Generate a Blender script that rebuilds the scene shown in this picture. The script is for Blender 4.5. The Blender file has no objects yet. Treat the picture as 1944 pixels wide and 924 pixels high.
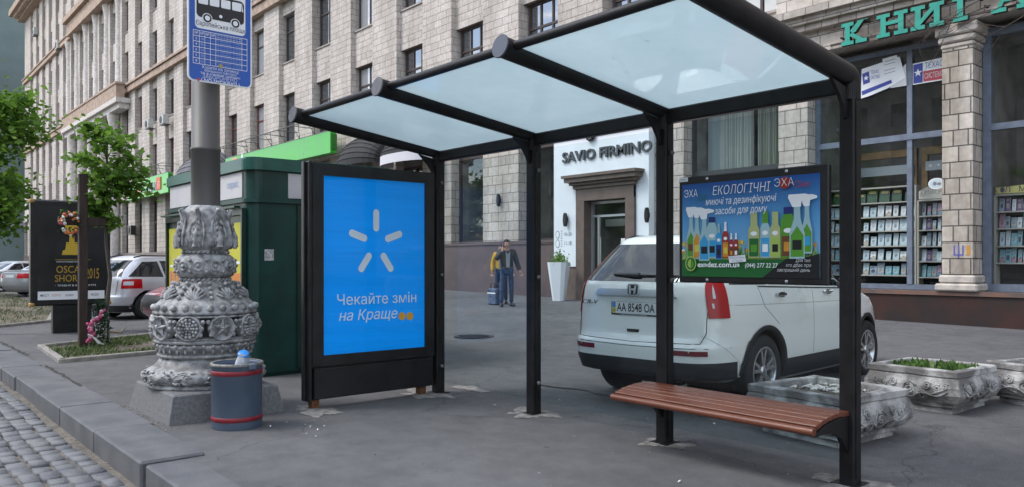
import bpy, bmesh, math, random
from mathutils import Vector as V, Matrix, noise
from mathutils.geometry import tessellate_polygon
random.seed(7)
R=math.radians
SC=bpy.context.scene
COL=SC.collection
# ---------------------------------------------------------------- camera
YAW=R(40.5); CA,SA=math.cos(YAW),math.sin(YAW)
FPX=1477.0; HOR=495.0; EYE=1.45
cam=bpy.data.cameras.new('camera'); co=bpy.data.objects.new('camera',cam); COL.objects.link(co)
co.location=(0,0,EYE); co.rotation_euler=(R(90),0,math.atan2(CA,SA))
cam.sensor_width=36; cam.lens=36*FPX/1944; cam.shift_y=(HOR-462)/1944
cam.clip_start=.1; cam.clip_end=3000
SC.camera=co
# ---------------------------------------------------------------- world, sun, exposure
SUN_EL,SUN_AZ=R(52),R(214)      # azimuth measured from +Y clockwise (sun stands over the road, behind left)
w=bpy.data.worlds.new('World'); SC.world=w; w.use_nodes=True
nt=w.node_tree; N=nt.nodes; L=nt.links
bg=N['Background']; bg.inputs[1].default_value=.165
sky=N.new('ShaderNodeTexSky'); sky.sky_type='NISHITA'; sky.sun_disc=False
sky.sun_elevation=SUN_EL; sky.sun_rotation=SUN_AZ; sky.dust_density=1.2; sky.air_density=1.0
tc=N.new('ShaderNodeTexCoord'); mp=N.new('ShaderNodeMapping'); mp.inputs['Scale'].default_value=(1,1,2.6)
nz=N.new('ShaderNodeTexNoise'); nz.inputs['Scale'].default_value=9; nz.inputs['Detail'].default_value=12; nz.inputs['Roughness'].default_value=.66
cr=N.new('ShaderNodeValToRGB'); cr.color_ramp.elements[0].position=.47; cr.color_ramp.elements[1].position=.60
mx=N.new('ShaderNodeMix'); mx.data_type='RGBA'
mx.inputs['B'].default_value=(9.6,9.5,9.4,1)
L.new(tc.outputs['Generated'],mp.inputs[0]); L.new(mp.outputs[0],nz.inputs[0]); L.new(nz.outputs[0],cr.inputs[0])
L.new(cr.outputs[0],mx.inputs[0]); L.new(sky.outputs[0],mx.inputs['A']); L.new(mx.outputs['Result'],bg.inputs[0])
sl=bpy.data.lights.new('sun','SUN'); sl.energy=1.05; sl.angle=R(18); sl.color=(1,.975,.94)
so=bpy.data.objects.new('sun',sl); COL.objects.link(so)
sd=V((math.sin(SUN_AZ)*math.cos(SUN_EL),math.cos(SUN_AZ)*math.cos(SUN_EL),math.sin(SUN_EL)))
so.rotation_euler=sd.to_track_quat('Z','Y').to_euler(); so.location=(-20,-10,40)
SC.view_settings.view_transform='Standard'; SC.view_settings.look='None'
SC.view_settings.exposure=1.0; SC.view_settings.gamma=1; SC.view_settings.use_curve_mapping=False
SC.render.engine='CYCLES'
SC.cycles.use_denoising=True; SC.cycles.max_bounces=7; SC.cycles.transparent_max_bounces=14
SC.cycles.diffuse_bounces=3; SC.cycles.glossy_bounces=3; SC.cycles.transmission_bounces=4
SC.cycles.sample_clamp_indirect=6
# ---------------------------------------------------------------- survey helpers (pixel of the survey photo -> place in metres)
def ray(x,y):
    l=(x-972)/FPX; return (-CA+SA*l, SA+CA*l, (HOR-y)/FPX)
def onY(x,y,Y):
    r=ray(x,y); t=Y/r[1]; return V((r[0]*t,Y,EYE+r[2]*t))
def onX(x,y,X):
    r=ray(x,y); t=X/r[0]; return V((X,r[1]*t,EYE+r[2]*t))
def onZ(x,y,Z=0):
    r=ray(x,y); t=(Z-EYE)/r[2]; return V((r[0]*t,r[1]*t,Z))
def gz(X,Y):                                   # the pavement rises gently to the facade
    t=min(1,max(0,(Y-5)/11)); X=max(-40,min(3,X)); return t*(.2+.012*(-X-1.5))
def onG(x,y):
    p=onZ(x,y)
    for i in range(25): p=onZ(x,y,gz(p.x,p.y))
    return p
# ---------------------------------------------------------------- materials
MATS={}
def M(name,col,rough=.6,metal=0,var=0,scale=6,bump=0,bscale=60,col2=None,spec=.5,coat=0,stretch=None,detail=5,ramp=(.35,.65)):
    if name in MATS: return MATS[name]
    m=bpy.data.materials.new(name); m.use_nodes=True; t=m.node_tree; n=t.nodes; l=t.links
    b=n['Principled BSDF']; b.inputs['Roughness'].default_value=rough; b.inputs['Metallic'].default_value=metal
    b.inputs['Specular IOR Level'].default_value=spec; b.inputs['Coat Weight'].default_value=coat; b.inputs['Coat Roughness'].default_value=.04
    c=tuple(col)+(1,); b.inputs['Base Color'].default_value=c
    if var or col2 or bump:
        tcn=n.new('ShaderNodeTexCoord'); src=tcn.outputs['Object']
        if stretch:
            mpn=n.new('ShaderNodeMapping'); mpn.inputs['Scale'].default_value=stretch; l.new(src,mpn.inputs[0]); src=mpn.outputs[0]
    if var or col2:
        nz=n.new('ShaderNodeTexNoise'); nz.inputs['Scale'].default_value=scale; nz.inputs['Detail'].default_value=detail; l.new(src,nz.inputs[0])
        rp=n.new('ShaderNodeValToRGB'); rp.color_ramp.elements[0].position=ramp[0]; rp.color_ramp.elements[1].position=ramp[1]
        if col2: a,bb=c,tuple(col2)+(1,)
        else: a=tuple(x*(1-var) for x in col)+(1,); bb=tuple(min(1,x*(1+var)) for x in col)+(1,)
        rp.color_ramp.elements[0].color=a; rp.color_ramp.elements[1].color=bb
        l.new(nz.outputs[0],rp.inputs[0]); l.new(rp.outputs[0],b.inputs['Base Color'])
        rr=n.new('ShaderNodeMapRange'); rr.inputs['To Min'].default_value=max(.02,rough-.08); rr.inputs['To Max'].default_value=min(1,rough+.12)
        l.new(nz.outputs[0],rr.inputs[0]); l.new(rr.outputs[0],b.inputs['Roughness'])
    if bump:
        n2=n.new('ShaderNodeTexNoise'); n2.inputs['Scale'].default_value=bscale; n2.inputs['Detail'].default_value=4; l.new(src,n2.inputs[0])
        bp=n.new('ShaderNodeBump'); bp.inputs['Strength'].default_value=bump; bp.inputs['Distance'].default_value=.02
        l.new(n2.outputs[0],bp.inputs['Height']); l.new(bp.outputs[0],b.inputs['Normal'])
    MATS[name]=m; return m
def stone(name,c1,c2,mortar,bw=.5,rh=.3,ms=.012,stain=.35):
    m=bpy.data.materials.new(name); m.use_nodes=True; t=m.node_tree; n=t.nodes; l=t.links; b=n['Principled BSDF']
    b.inputs['Roughness'].default_value=.85; b.inputs['Specular IOR Level'].default_value=.25
    tcn=n.new('ShaderNodeTexCoord'); sp=n.new('ShaderNodeSeparateXYZ'); l.new(tcn.outputs['Object'],sp.inputs[0])
    ad=n.new('ShaderNodeMath'); l.new(sp.outputs[0],ad.inputs[0]); l.new(sp.outputs[1],ad.inputs[1])
    cb=n.new('ShaderNodeCombineXYZ'); l.new(ad.outputs[0],cb.inputs[0]); l.new(sp.outputs[2],cb.inputs[1])
    br=n.new('ShaderNodeTexBrick'); br.offset=.42; br.offset_frequency=2; br.squash=.72; br.squash_frequency=3
    br.inputs['Scale'].default_value=1; br.inputs['Brick Width'].default_value=bw; br.inputs['Row Height'].default_value=rh
    br.inputs['Mortar Size'].default_value=ms; br.inputs['Mortar Smooth'].default_value=.35
    br.inputs['Color1'].default_value=c1+(1,); br.inputs['Color2'].default_value=c2+(1,); br.inputs['Mortar'].default_value=mortar+(1,)
    l.new(cb.outputs[0],br.inputs[0])
    nz=n.new('ShaderNodeTexNoise'); nz.inputs['Scale'].default_value=.7; nz.inputs['Detail'].default_value=8; nz.inputs['Roughness'].default_value=.68
    mp=n.new('ShaderNodeMapping'); mp.inputs['Scale'].default_value=(1.6,1.6,.28); l.new(tcn.outputs['Object'],mp.inputs[0]); l.new(mp.outputs[0],nz.inputs[0])
    rp=n.new('ShaderNodeValToRGB'); rp.color_ramp.elements[0].position=.34; rp.color_ramp.elements[1].position=.62
    rp.color_ramp.elements[0].color=(1-stain,1-stain*1.05,1-stain*1.15,1); rp.color_ramp.elements[1].color=(1,1,1,1); l.new(nz.outputs[0],rp.inputs[0])
    n3=n.new('ShaderNodeTexNoise'); n3.inputs['Scale'].default_value=9; n3.inputs['Detail'].default_value=6; l.new(tcn.outputs['Object'],n3.inputs[0])
    r3=n.new('ShaderNodeMapRange'); r3.inputs['From Min'].default_value=.3; r3.inputs['From Max'].default_value=.7; r3.inputs['To Min'].default_value=.82; r3.inputs['To Max'].default_value=1.08; l.new(n3.outputs[0],r3.inputs[0])
    mu=n.new('ShaderNodeMix'); mu.data_type='RGBA'; mu.blend_type='MULTIPLY'; mu.inputs[0].default_value=1
    l.new(br.outputs[0],mu.inputs['A']); l.new(rp.outputs[0],mu.inputs['B'])
    m2=n.new('ShaderNodeMix'); m2.data_type='RGBA'; m2.blend_type='MULTIPLY'; m2.inputs[0].default_value=1
    l.new(mu.outputs['Result'],m2.inputs['A']); l.new(r3.outputs[0],m2.inputs['B']); l.new(m2.outputs['Result'],b.inputs['Base Color'])
    bp=n.new('ShaderNodeBump'); bp.inputs['Strength'].default_value=.5; bp.inputs['Distance'].default_value=.02; bp.invert=True
    l.new(br.outputs['Fac'],bp.inputs['Height'])
    bp2=n.new('ShaderNodeBump'); bp2.inputs['Strength'].default_value=.35; bp2.inputs['Distance'].default_value=.01; l.new(n3.outputs[0],bp2.inputs['Height']); l.new(bp.outputs[0],bp2.inputs['Normal']); l.new(bp2.outputs[0],b.inputs['Normal'])
    MATS[name]=m; return m
def glass(name,tint=(.93,.97,.97),ior=1.5,base=None,rough=.01,haze=0):
    """thin pane: Fresnel mirror over clear (base None) or over a plain dark backing colour"""
    m=bpy.data.materials.new(name); m.use_nodes=True; t=m.node_tree; n=t.nodes; l=t.links
    n.remove(n['Principled BSDF']); out=n['Material Output']
    fr=n.new('ShaderNodeFresnel'); fr.inputs[0].default_value=ior
    geo=n.new('ShaderNodeNewGeometry')
    g=n.new('ShaderNodeBsdfGlossy'); g.inputs['Roughness'].default_value=rough; g.inputs[0].default_value=(.95,.97,1,1)
    if base is None:
        a=n.new('ShaderNodeBsdfTransparent'); a.inputs[0].default_value=tuple(tint)+(1,)
        inv=n.new('ShaderNodeMath'); inv.operation='SUBTRACT'; inv.inputs[0].default_value=1; l.new(geo.outputs['Backfacing'],inv.inputs[1])
        mu=n.new('ShaderNodeMath'); mu.operation='MULTIPLY'; l.new(fr.outputs[0],mu.inputs[0]); l.new(inv.outputs[0],mu.inputs[1]); fac=mu.outputs[0]
    else:
        a=n.new('ShaderNodeBsdfDiffuse'); a.inputs[0].default_value=tuple(base)+(1,); fac=fr.outputs[0]
    sh=a.outputs[0]
    if haze:
        d=n.new('ShaderNodeBsdfDiffuse'); d.inputs[0].default_value=(.55,.62,.68,1)
        mh=n.new('ShaderNodeMixShader'); mh.inputs[0].default_value=haze; l.new(sh,mh.inputs[1]); l.new(d.outputs[0],mh.inputs[2]); sh=mh.outputs[0]
    mxs=n.new('ShaderNodeMixShader'); l.new(fac,mxs.inputs[0]); l.new(sh,mxs.inputs[1]); l.new(g.outputs[0],mxs.inputs[2]); l.new(mxs.outputs[0],out.inputs[0])
    MATS[name]=m; return m
# ---------------------------------------------------------------- mesh builder
EX,EY,EZ=V((1,0,0)),V((0,1,0)),V((0,0,1))
class MB:
    def __init__(s): s.v=[];s.f=[];s.m=[];s.s=[]
    def add(s,vs,fs,mat=0,sm=False):
        b=len(s.v); s.v+=[tuple(p) for p in vs]
        for f in fs: s.f.append([i+b for i in f]); s.m.append(mat); s.s.append(sm)
    def box(s,c,d,mat=0,u=EX,v=EY,bev=0):
        u=V(u);v=V(v);n=u.cross(v); c=V(c); a,b,h=d[0]/2,d[1]/2,d[2]/2
        if bev<=0:
            vs=[c+u*(i*a)+v*(j*b)+n*(k*h) for k in(-1,1) for j in(-1,1) for i in(-1,1)]
            s.add(vs,[(0,2,3,1),(4,5,7,6),(0,1,5,4),(2,6,7,3),(0,4,6,2),(1,3,7,5)],mat); return
        e=bev; vs=[]; idx={}
        for k in(-1,1):
            for j in(-1,1):
                for i in(-1,1):
                    for ax in range(3):
                        q=[i*(a-e),j*(b-e),k*(h-e)]; q[ax]=[i*a,j*b,k*h][ax]
                        idx[(i,j,k,ax)]=len(vs); vs.append(c+u*q[0]+v*q[1]+n*q[2])
        F=[]
        F+= [[idx[(i,-1,-1,0)],idx[(i,1,-1,0)],idx[(i,1,1,0)],idx[(i,-1,1,0)]][::i] for i in(-1,1)]
        F+= [[idx[(-1,j,-1,1)],idx[(-1,j,1,1)],idx[(1,j,1,1)],idx[(1,j,-1,1)]][::j] for j in(-1,1)]
        F+= [[idx[(-1,-1,k,2)],idx[(1,-1,k,2)],idx[(1,1,k,2)],idx[(-1,1,k,2)]][::k] for k in(-1,1)]
        for i in(-1,1):
            for j in(-1,1): F.append([idx[(i,j,-1,0)],idx[(i,j,-1,1)],idx[(i,j,1,1)],idx[(i,j,1,0)]][::i*j])
        for i in(-1,1):
            for k in(-1,1): F.append([idx[(i,-1,k,0)],idx[(i,1,k,0)],idx[(i,1,k,2)],idx[(i,-1,k,2)]][::i*k])
        for j in(-1,1):
            for k in(-1,1): F.append([idx[(-1,j,k,1)],idx[(-1,j,k,2)],idx[(1,j,k,2)],idx[(1,j,k,1)]][::j*k])
        for i in(-1,1):
            for j in(-1,1):
                for k in(-1,1): F.append([idx[(i,j,k,0)],idx[(i,j,k,1)],idx[(i,j,k,2)]][::i*j*k])
        s.add(vs,F,mat)
    def bx(s,x0,x1,y0,y1,z0,z1,mat=0,bev=0):
        s.box(((x0+x1)/2,(y0+y1)/2,(z0+z1)/2),(x1-x0,y1-y0,z1-z0),mat,bev=bev)
    def quad(s,a,b,c,d,mat=0): s.add([a,b,c,d],[(0,1,2,3)],mat)
    def prism(s,pts,o,u,v,d0,d1,mat=0,sm=False):
        """polygon (a,b) in the plane o+u,v extruded along u x v from d0 to d1"""
        u=V(u);v=V(v);n=u.cross(v);o=V(o); k=len(pts)
        ar=sum(pts[i][0]*pts[(i+1)%k][1]-pts[(i+1)%k][0]*pts[i][1] for i in range(k))
        if ar<0: pts=pts[::-1]
        A=[o+u*p[0]+v*p[1]+n*d0 for p in pts]; B=[o+u*p[0]+v*p[1]+n*d1 for p in pts]
        s.add(A+B,[tuple(range(k))[::-1],tuple(range(k,2*k))]+[(i,(i+1)%k,k+(i+1)%k,k+i) for i in range(k)],mat,sm)
    def plate(s,pts,o,u,v,d,mat=0):
        u=V(u);v=V(v);n=u.cross(v);o=V(o); k=len(pts)
        ar=sum(pts[i][0]*pts[(i+1)%k][1]-pts[(i+1)%k][0]*pts[i][1] for i in range(k))
        if ar<0: pts=pts[::-1]
        s.add([o+u*p[0]+v*p[1]+n*d for p in pts],[tuple(range(k))],mat)
    def tube(s,pts,r,n=10,mat=0,cap=True,sm=True,flat=1.0,up=None):
        pts=[V(p) for p in pts]; k=len(pts); rs=r if isinstance(r,(list,tuple)) else [r]*k
        rings=[]; ref=V(up) if up else None
        for i in range(k):
            d=(pts[min(i+1,k-1)]-pts[max(i-1,0)]).normalized()
            if ref is None: ref=EZ if abs(d.z)<.9 else EX
            a=ref-d*ref.dot(d); a.normalize(); b=d.cross(a); ref=a
            rings.append([pts[i]+(a*math.cos(t)*rs[i]*flat+b*math.sin(t)*rs[i]) for t in [2*math.pi*j/n for j in range(n)]])
        vs=[p for q in rings for p in q]; F=[]
        for i in range(k-1):
            for j in range(n): F.append((i*n+j,i*n+(j+1)%n,(i+1)*n+(j+1)%n,(i+1)*n+j))
        s.add(vs,F,mat,sm)
        if cap: s.add(rings[0],[tuple(range(n))[::-1]],mat); s.add(rings[-1],[tuple(range(n))],mat)
    def lathe(s,prof,c,n=24,mat=0,sm=True,ax=EZ,rad=None,cap=True):
        """prof [(r,h)] turned about ax through c; rad(angle,h)->factor"""
        ax=V(ax).normalized(); a=EX if abs(ax.x)<.9 else EY; a=(a-ax*a.dot(ax)).normalized(); b=ax.cross(a); c=V(c)
        vs=[]; k=len(prof)
        for r,h in prof:
            for j in range(n):
                t=2*math.pi*j/n; q=r*(rad(t,h) if rad else 1); vs.append(c+ax*h+(a*math.cos(t)+b*math.sin(t))*q)
        F=[(i*n+j,i*n+(j+1)%n,(i+1)*n+(j+1)%n,(i+1)*n+j) for i in range(k-1) for j in range(n)]
        s.add(vs,F,mat,sm)
        if cap:
            s.add(vs[:n],[tuple(range(n))[::-1]],mat); s.add(vs[-n:],[tuple(range(n))],mat)
    def ball(s,c,r,n=8,m=6,mat=0,sc=(1,1,1),rot=None):
        vs=[];c=V(c)
        for i in range(m+1):
            for j in range(n):
                p=V((math.sin(math.pi*i/m)*math.cos(2*math.pi*j/n)*sc[0],math.sin(math.pi*i/m)*math.sin(2*math.pi*j/n)*sc[1],math.cos(math.pi*i/m)*sc[2]))*r
                if rot: p=rot@p
                vs.append(c+p)
        s.add(vs,[(i*n+j,(i+1)*n+j,(i+1)*n+(j+1)%n,i*n+(j+1)%n) for i in range(m) for j in range(n)],mat,True)
    def text(s,body,size,o,u,v,d=.003,mat=0,ext=.0012,bold=0,shear=0,align='CENTER',width=None,bend=None,space=1):
        """lettering: every closed contour is filled on its own (with its holes) and set a hair above the one before"""
        cu=bpy.data.curves.new('t','FONT'); cu.body=body; cu.size=size; cu.shear=shear; cu.align_x=align; cu.align_y='CENTER'; cu.space_character=space
        ob=bpy.data.objects.new('t',cu); COL.objects.link(ob); dg=bpy.context.evaluated_depsgraph_get()
        cv=ob.evaluated_get(dg).to_curve(dg); u=V(u);v=V(v);n=u.cross(v);o=V(o); loops=[]
        for sp in cv.splines:
            B=sp.bezier_points; P=[]; k=len(B)
            for i in range(k):
                p,q=B[i],B[(i+1)%k]; p0,p1,p2,p3=p.co,p.handle_right,q.handle_left,q.co
                st=((p1-p0).cross(p3-p0)).length<1e-5*size and ((p2-p0).cross(p3-p0)).length<1e-5*size
                for j in range(1 if st else 3):
                    t=j/3; x=p0*(1-t)**3+p1*3*t*(1-t)**2+p2*3*t*t*(1-t)+p3*t**3; x=V((x.x,x.y))
                    if not P or (x-P[-1]).length>1e-5: P.append(x)
            if len(P)>2 and (P[0]-P[-1]).length<1e-5: P.pop()
            if len(P)<3: continue
            if bold:
                Q=[]; k=len(P)
                for i in range(k):
                    e1=(P[i]-P[i-1]).normalized(); e2=(P[(i+1)%k]-P[i]).normalized(); m_=V((-e1.y-e2.y,e1.x+e2.x)); l_=m_.length
                    Q.append(P[i]+(m_/l_)*-min(1.6,2/max(l_,.4))*bold*size if l_>1e-4 else P[i])
                P=Q
            ar=sum(P[i-1].x*P[i].y-P[i].x*P[i-1].y for i in range(len(P)))
            loops.append((ar,P))
        bpy.data.objects.remove(ob); bpy.data.curves.remove(cu)
        if not loops: return
        sg=max(loops,key=lambda q:abs(q[0]))[0]
        if width: 
            xs=[p.x for _,P in loops for p in P]; kx=width/(max(xs)-min(xs))
        else: kx=1
        def ins(p,P):
            r=False
            for i in range(len(P)):
                a,b=P[i],P[i-1]
                if (a.y>p.y)!=(b.y>p.y) and p.x<(b.x-a.x)*(p.y-a.y)/(b.y-a.y)+a.x: r=not r
            return r
        T_=lambda p,h:o+u*(p.x*kx)+v*(p.y+(bend(p.x*kx) if bend else 0))+n*h
        k=0
        for ar,P in loops:
            if ar*sg<0: continue
            H=[Q for a2,Q in loops if a2*sg<0 and ins(Q[0],P)]; rings=[P]+H; flat=[p for r_ in rings for p in r_]
            tri=tessellate_polygon([[V((p.x,p.y,0)) for p in r_] for r_ in rings]); h=d+ext+(k%3)*.0003; k+=1
            F=[]
            for a,b,c in tri:
                A,B_,C_=flat[a],flat[b],flat[c]; F.append((a,b,c) if (B_-A).x*(C_-A).y-(B_-A).y*(C_-A).x>0 else (a,c,b))
            s.add([T_(p,h) for p in flat],F,mat)
            if ext>.0006:
                for r_ in rings:
                    q=len(r_); W=[T_(p,h) for p in r_]+[T_(p,d-ext) for p in r_]; s.add(W,[(i,q+i,q+(i+1)%q,(i+1)%q) if sg<0 else (i,(i+1)%q,q+(i+1)%q,q+i) for i in range(q)],mat)
    def build(s,name,mats,parent=None,world=False,off=None):
        if not isinstance(mats,(list,tuple)): mats=[mats]
        o_=V(off) if off is not None else (parent.location.copy() if (world and parent) else V((0,0,0)))
        me=bpy.data.meshes.new(name); me.from_pydata([(p[0]-o_.x,p[1]-o_.y,p[2]-o_.z) for p in s.v],[],s.f)
        for m in mats: me.materials.append(m)
        me.polygons.foreach_set('material_index',s.m); me.polygons.foreach_set('use_smooth',s.s); me.update()
        o=bpy.data.objects.new(name,me); COL.objects.link(o)
        if parent: o.parent=parent
        elif off is not None: o.location=o_
        return o
def tag(o,label,cat,group=None,kind=None):
    o['label']=label; o['category']=cat
    if group: o['group']=group
    if kind: o['kind']=kind
    return o
def struct(o,label=None,kind='structure'):
    o['kind']=kind
    if label: o['label']=label
    return o
def thing(name,label,cat,loc=(0,0,0),rz=0,group=None):
    o=bpy.data.objects.new(name,None); COL.objects.link(o); o.location=loc; o.rotation_euler=(0,0,rz); o.empty_display_size=.2
    return tag(o,label,cat,group)
def copy_tree(o,parent=None):
    c=o.copy(); COL.objects.link(c); c.parent=parent
    for ch in list(o.children): copy_tree(ch,c)
    return c
def ell(rx,ry,n=24,cx=0,cy=0,a0=0,a1=360):
    return [(cx+rx*math.cos(R(a0+(a1-a0)*i/(n if a1-a0>=360 else n-1))),cy+ry*math.sin(R(a0+(a1-a0)*i/(n if a1-a0>=360 else n-1)))) for i in range(n)]
def rrect(x0,y0,x1,y1,r,n=5):
    P=[]
    for cx,cy,a in((x1-r,y0+r,-90),(x1-r,y1-r,0),(x0+r,y1-r,90),(x0+r,y0+r,180)):
        P+=[(cx+r*math.cos(R(a+90*i/n)),cy+r*math.sin(R(a+90*i/n))) for i in range(n+1)]
    return P
def rot2(P,a,cx=0,cy=0):
    c,s=math.cos(R(a)),math.sin(R(a)); return [(cx+(x-cx)*c-(y-cy)*s,cy+(x-cx)*s+(y-cy)*c) for x,y in P]
def star(r,r2,k=5,cx=0,cy=0,a=90):
    return [(cx+(r if i%2==0 else r2)*math.cos(R(a+180*i/k)),cy+(r if i%2==0 else r2)*math.sin(R(a+180*i/k))) for i in range(2*k)]
# ================================================================ SETTING
stoneA=stone('limestone_ashlar',(.595,.545,.49),(.475,.43,.385),(.18,.16,.14),bw=.52,rh=.30,ms=.011)
stoneB=stone('limestone_upper',(.635,.58,.53),(.535,.482,.437),(.25,.22,.195),bw=.62,rh=.25,ms=.010,stain=.28)
stoneP=M('pale_dressed_stone',(.56,.52,.48),.85,var=.18,scale=5,bump=.25,bscale=30,spec=.25)
stoneC=M('terracotta_cornice',(.38,.285,.22),.85,var=.22,scale=3,bump=.2,bscale=25,spec=.25)
granR=M('dark_red_granite',(.052,.027,.022),.34,col2=(.027,.021,.020),scale=2.2,bump=.03,bscale=80,detail=8)
granP=M('brown_purple_granite',(.125,.085,.085),.35,col2=(.085,.062,.066),scale=1.6,bump=.03,bscale=80)
def asphalt():
    m=M('asphalt_pavement',(.106,.106,.110),.88,col2=(.150,.149,.152),scale=.55,bump=.55,bscale=260,detail=9,ramp=(.3,.7),spec=.3)
    t=m.node_tree; n=t.nodes; l=t.links; b=n['Principled BSDF']; src=b.inputs['Base Color'].links[0].from_socket
    tcn=n.new('ShaderNodeTexCoord'); nz=n.new('ShaderNodeTexNoise'); nz.inputs['Scale'].default_value=180; nz.inputs['Detail'].default_value=2; l.new(tcn.outputs['Object'],nz.inputs[0])
    r=n.new('ShaderNodeMapRange'); r.inputs['From Min'].default_value=.3; r.inputs['From Max'].default_value=.7; r.inputs['To Min'].default_value=.52; r.inputs['To Max'].default_value=1.5; l.new(nz.outputs[0],r.inputs[0])
    v=n.new('ShaderNodeTexNoise'); v.inputs['Scale'].default_value=3.4; v.inputs['Detail'].default_value=12; v.inputs['Roughness'].default_value=.74; l.new(tcn.outputs['Object'],v.inputs[0])
    r2=n.new('ShaderNodeMapRange'); r2.inputs['From Min'].default_value=.35; r2.inputs['From Max'].default_value=.6; r2.inputs['To Min'].default_value=.78; r2.inputs['To Max'].default_value=1.06; l.new(v.outputs[0],r2.inputs[0])
    mm=n.new('ShaderNodeMath'); mm.operation='MULTIPLY'; l.new(r.outputs[0],mm.inputs[0]); l.new(r2.outputs[0],mm.inputs[1])
    vo=n.new('ShaderNodeTexVoronoi'); vo.inputs['Scale'].default_value=2.1; l.new(tcn.outputs['Object'],vo.inputs[0])
    r4=n.new('ShaderNodeMapRange'); r4.inputs['From Min'].default_value=.035; r4.inputs['From Max'].default_value=.075; r4.inputs['To Min'].default_value=.62; r4.inputs['To Max'].default_value=1; l.new(vo.outputs['Distance'],r4.inputs[0])
    m4=n.new('ShaderNodeMath'); m4.operation='MULTIPLY'; l.new(mm.outputs[0],m4.inputs[0]); l.new(r4.outputs[0],m4.inputs[1])
    ve=n.new('ShaderNodeTexVoronoi'); ve.feature='DISTANCE_TO_EDGE'; ve.inputs['Scale'].default_value=.33
    wn=n.new('ShaderNodeTexNoise'); wn.inputs['Scale'].default_value=3; wn.inputs['Detail'].default_value=6; l.new(tcn.outputs['Object'],wn.inputs[0]); wa=n.new('ShaderNodeVectorMath'); wa.operation='MULTIPLY_ADD'; wa.inputs[1].default_value=(.5,.5,.5); l.new(wn.outputs['Color'],wa.inputs[0]); l.new(tcn.outputs['Object'],wa.inputs[2]); l.new(wa.outputs[0],ve.inputs[0])
    r5=n.new('ShaderNodeMapRange'); r5.inputs['From Min'].default_value=.0; r5.inputs['From Max'].default_value=.0045; r5.inputs['To Min'].default_value=.62; r5.inputs['To Max'].default_value=1; l.new(ve.outputs['Distance'],r5.inputs[0])
    m5=n.new('ShaderNodeMath'); m5.operation='MULTIPLY'; l.new(m4.outputs[0],m5.inputs[0]); l.new(r5.outputs[0],m5.inputs[1]); mm=m5
    mu=n.new('ShaderNodeMix'); mu.data_type='RGBA'; mu.blend_type='MULTIPLY'; mu.inputs[0].default_value=1; l.new(src,mu.inputs['A']); l.new(mm.outputs[0],mu.inputs['B']); l.new(mu.outputs['Result'],b.inputs['Base Color'])
    return m
asph=asphalt()
kerbM=M('blue_grey_granite',(.078,.082,.090),.78,col2=(.122,.124,.13),scale=3.2,bump=.3,bscale=55,detail=9)
sand=M('sandy_joints',(.135,.12,.098),.95,var=.3,scale=9,bump=.6,bscale=60)
sett=M('grey_setts',(.085,.09,.10),.66,col2=(.155,.157,.16),scale=4.3,bump=.35,bscale=35,detail=8)
dirtM=M('bare_soil',(.11,.09,.068),.95,col2=(.17,.145,.11),scale=7,bump=.7,bscale=50)
cem=M('pale_cement',(.30,.285,.265),.92,col2=(.14,.135,.13),scale=13,bump=.6,bscale=60)
crackM=M('dark_crack',(.03,.028,.026),.95)
# ground and road
g=MB(); g.quad((-900,-900,-.30),(900,-900,-.30),(900,900,-.30),(-900,900,-.30)); struct(g.build('ground',asph))
g=MB(); g.quad((-400,-60,-.165),(120,-60,-.165),(120,1.62,-.165),(-400,1.62,-.165)); struct(g.build('road_bed',sand))
rnd=random.Random(3); s=MB()
y=1.50
rows=0
while y>-2.2:
    d=.142+rnd.uniform(-.014,.014); x=-22+rnd.uniform(0,.2)
    while x<1:
        lx=.21+rnd.uniform(-.045,.05); a=.006; h=-.142+rnd.uniform(-.010,.008)+.02*noise.noise(V((x*.7,y*.7,0)))
        wob=.018*math.sin(x*1.3+y*2)
        q=[(x+a,y-d+a),(x+lx-a,y-d+a),(x+lx-a,y-a),(x+a,y-a)]
        q=[(px+rnd.uniform(-.012,.012),py+wob+rnd.uniform(-.012,.012)) for px,py in q]
        cx=sum(p[0] for p in q)/4; cy=sum(p[1] for p in q)/4
        lo=[(px,py,-.19) for px,py in q]; md=[(cx+(px-cx)*.97,cy+(py-cy)*.96,h-.009) for px,py in q]; tp=[(cx+(px-cx)*.93,cy+(py-cy)*.90,h+rnd.uniform(-.004,.004)) for px,py in q]
        s.add(lo+md+tp,[(0,1,5,4),(1,2,6,5),(2,3,7,6),(3,0,4,7),(4,5,9,8),(5,6,10,9),(6,7,11,10),(7,4,8,11),(8,9,10,11)],0,True)
        x+=lx
    y-=d; rows+=1
struct(s.build('road',sett),'grey stone setts with sandy joints along the kerb')
# kerb stones (a wider run beyond the joint, a narrower run nearer)
s=MB(); rnd=random.Random(5)
x=-5.88
while x<2.5:
    lx=.95+rnd.uniform(-.12,.15); s.bx(x+.006,x+lx-.006,1.60+rnd.uniform(-.006,.006),1.93,-.20,.004+rnd.uniform(0,.006),0,bev=.014); x+=lx
x=-5.90
while x>-60:
    lx=1.15+rnd.uniform(-.2,.3); s.bx(x-lx+.006,x-.006,1.585+rnd.uniform(-.012,.012),2.02+.05*rnd.random(),-.20,.018+rnd.uniform(-.006,.008),0,bev=.016); x-=lx
s.bx(-400,-60,1.59,2.03,-.2,.012)
struct(s.build('kerb',kerbM),'grey granite kerb stones along the road')
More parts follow.
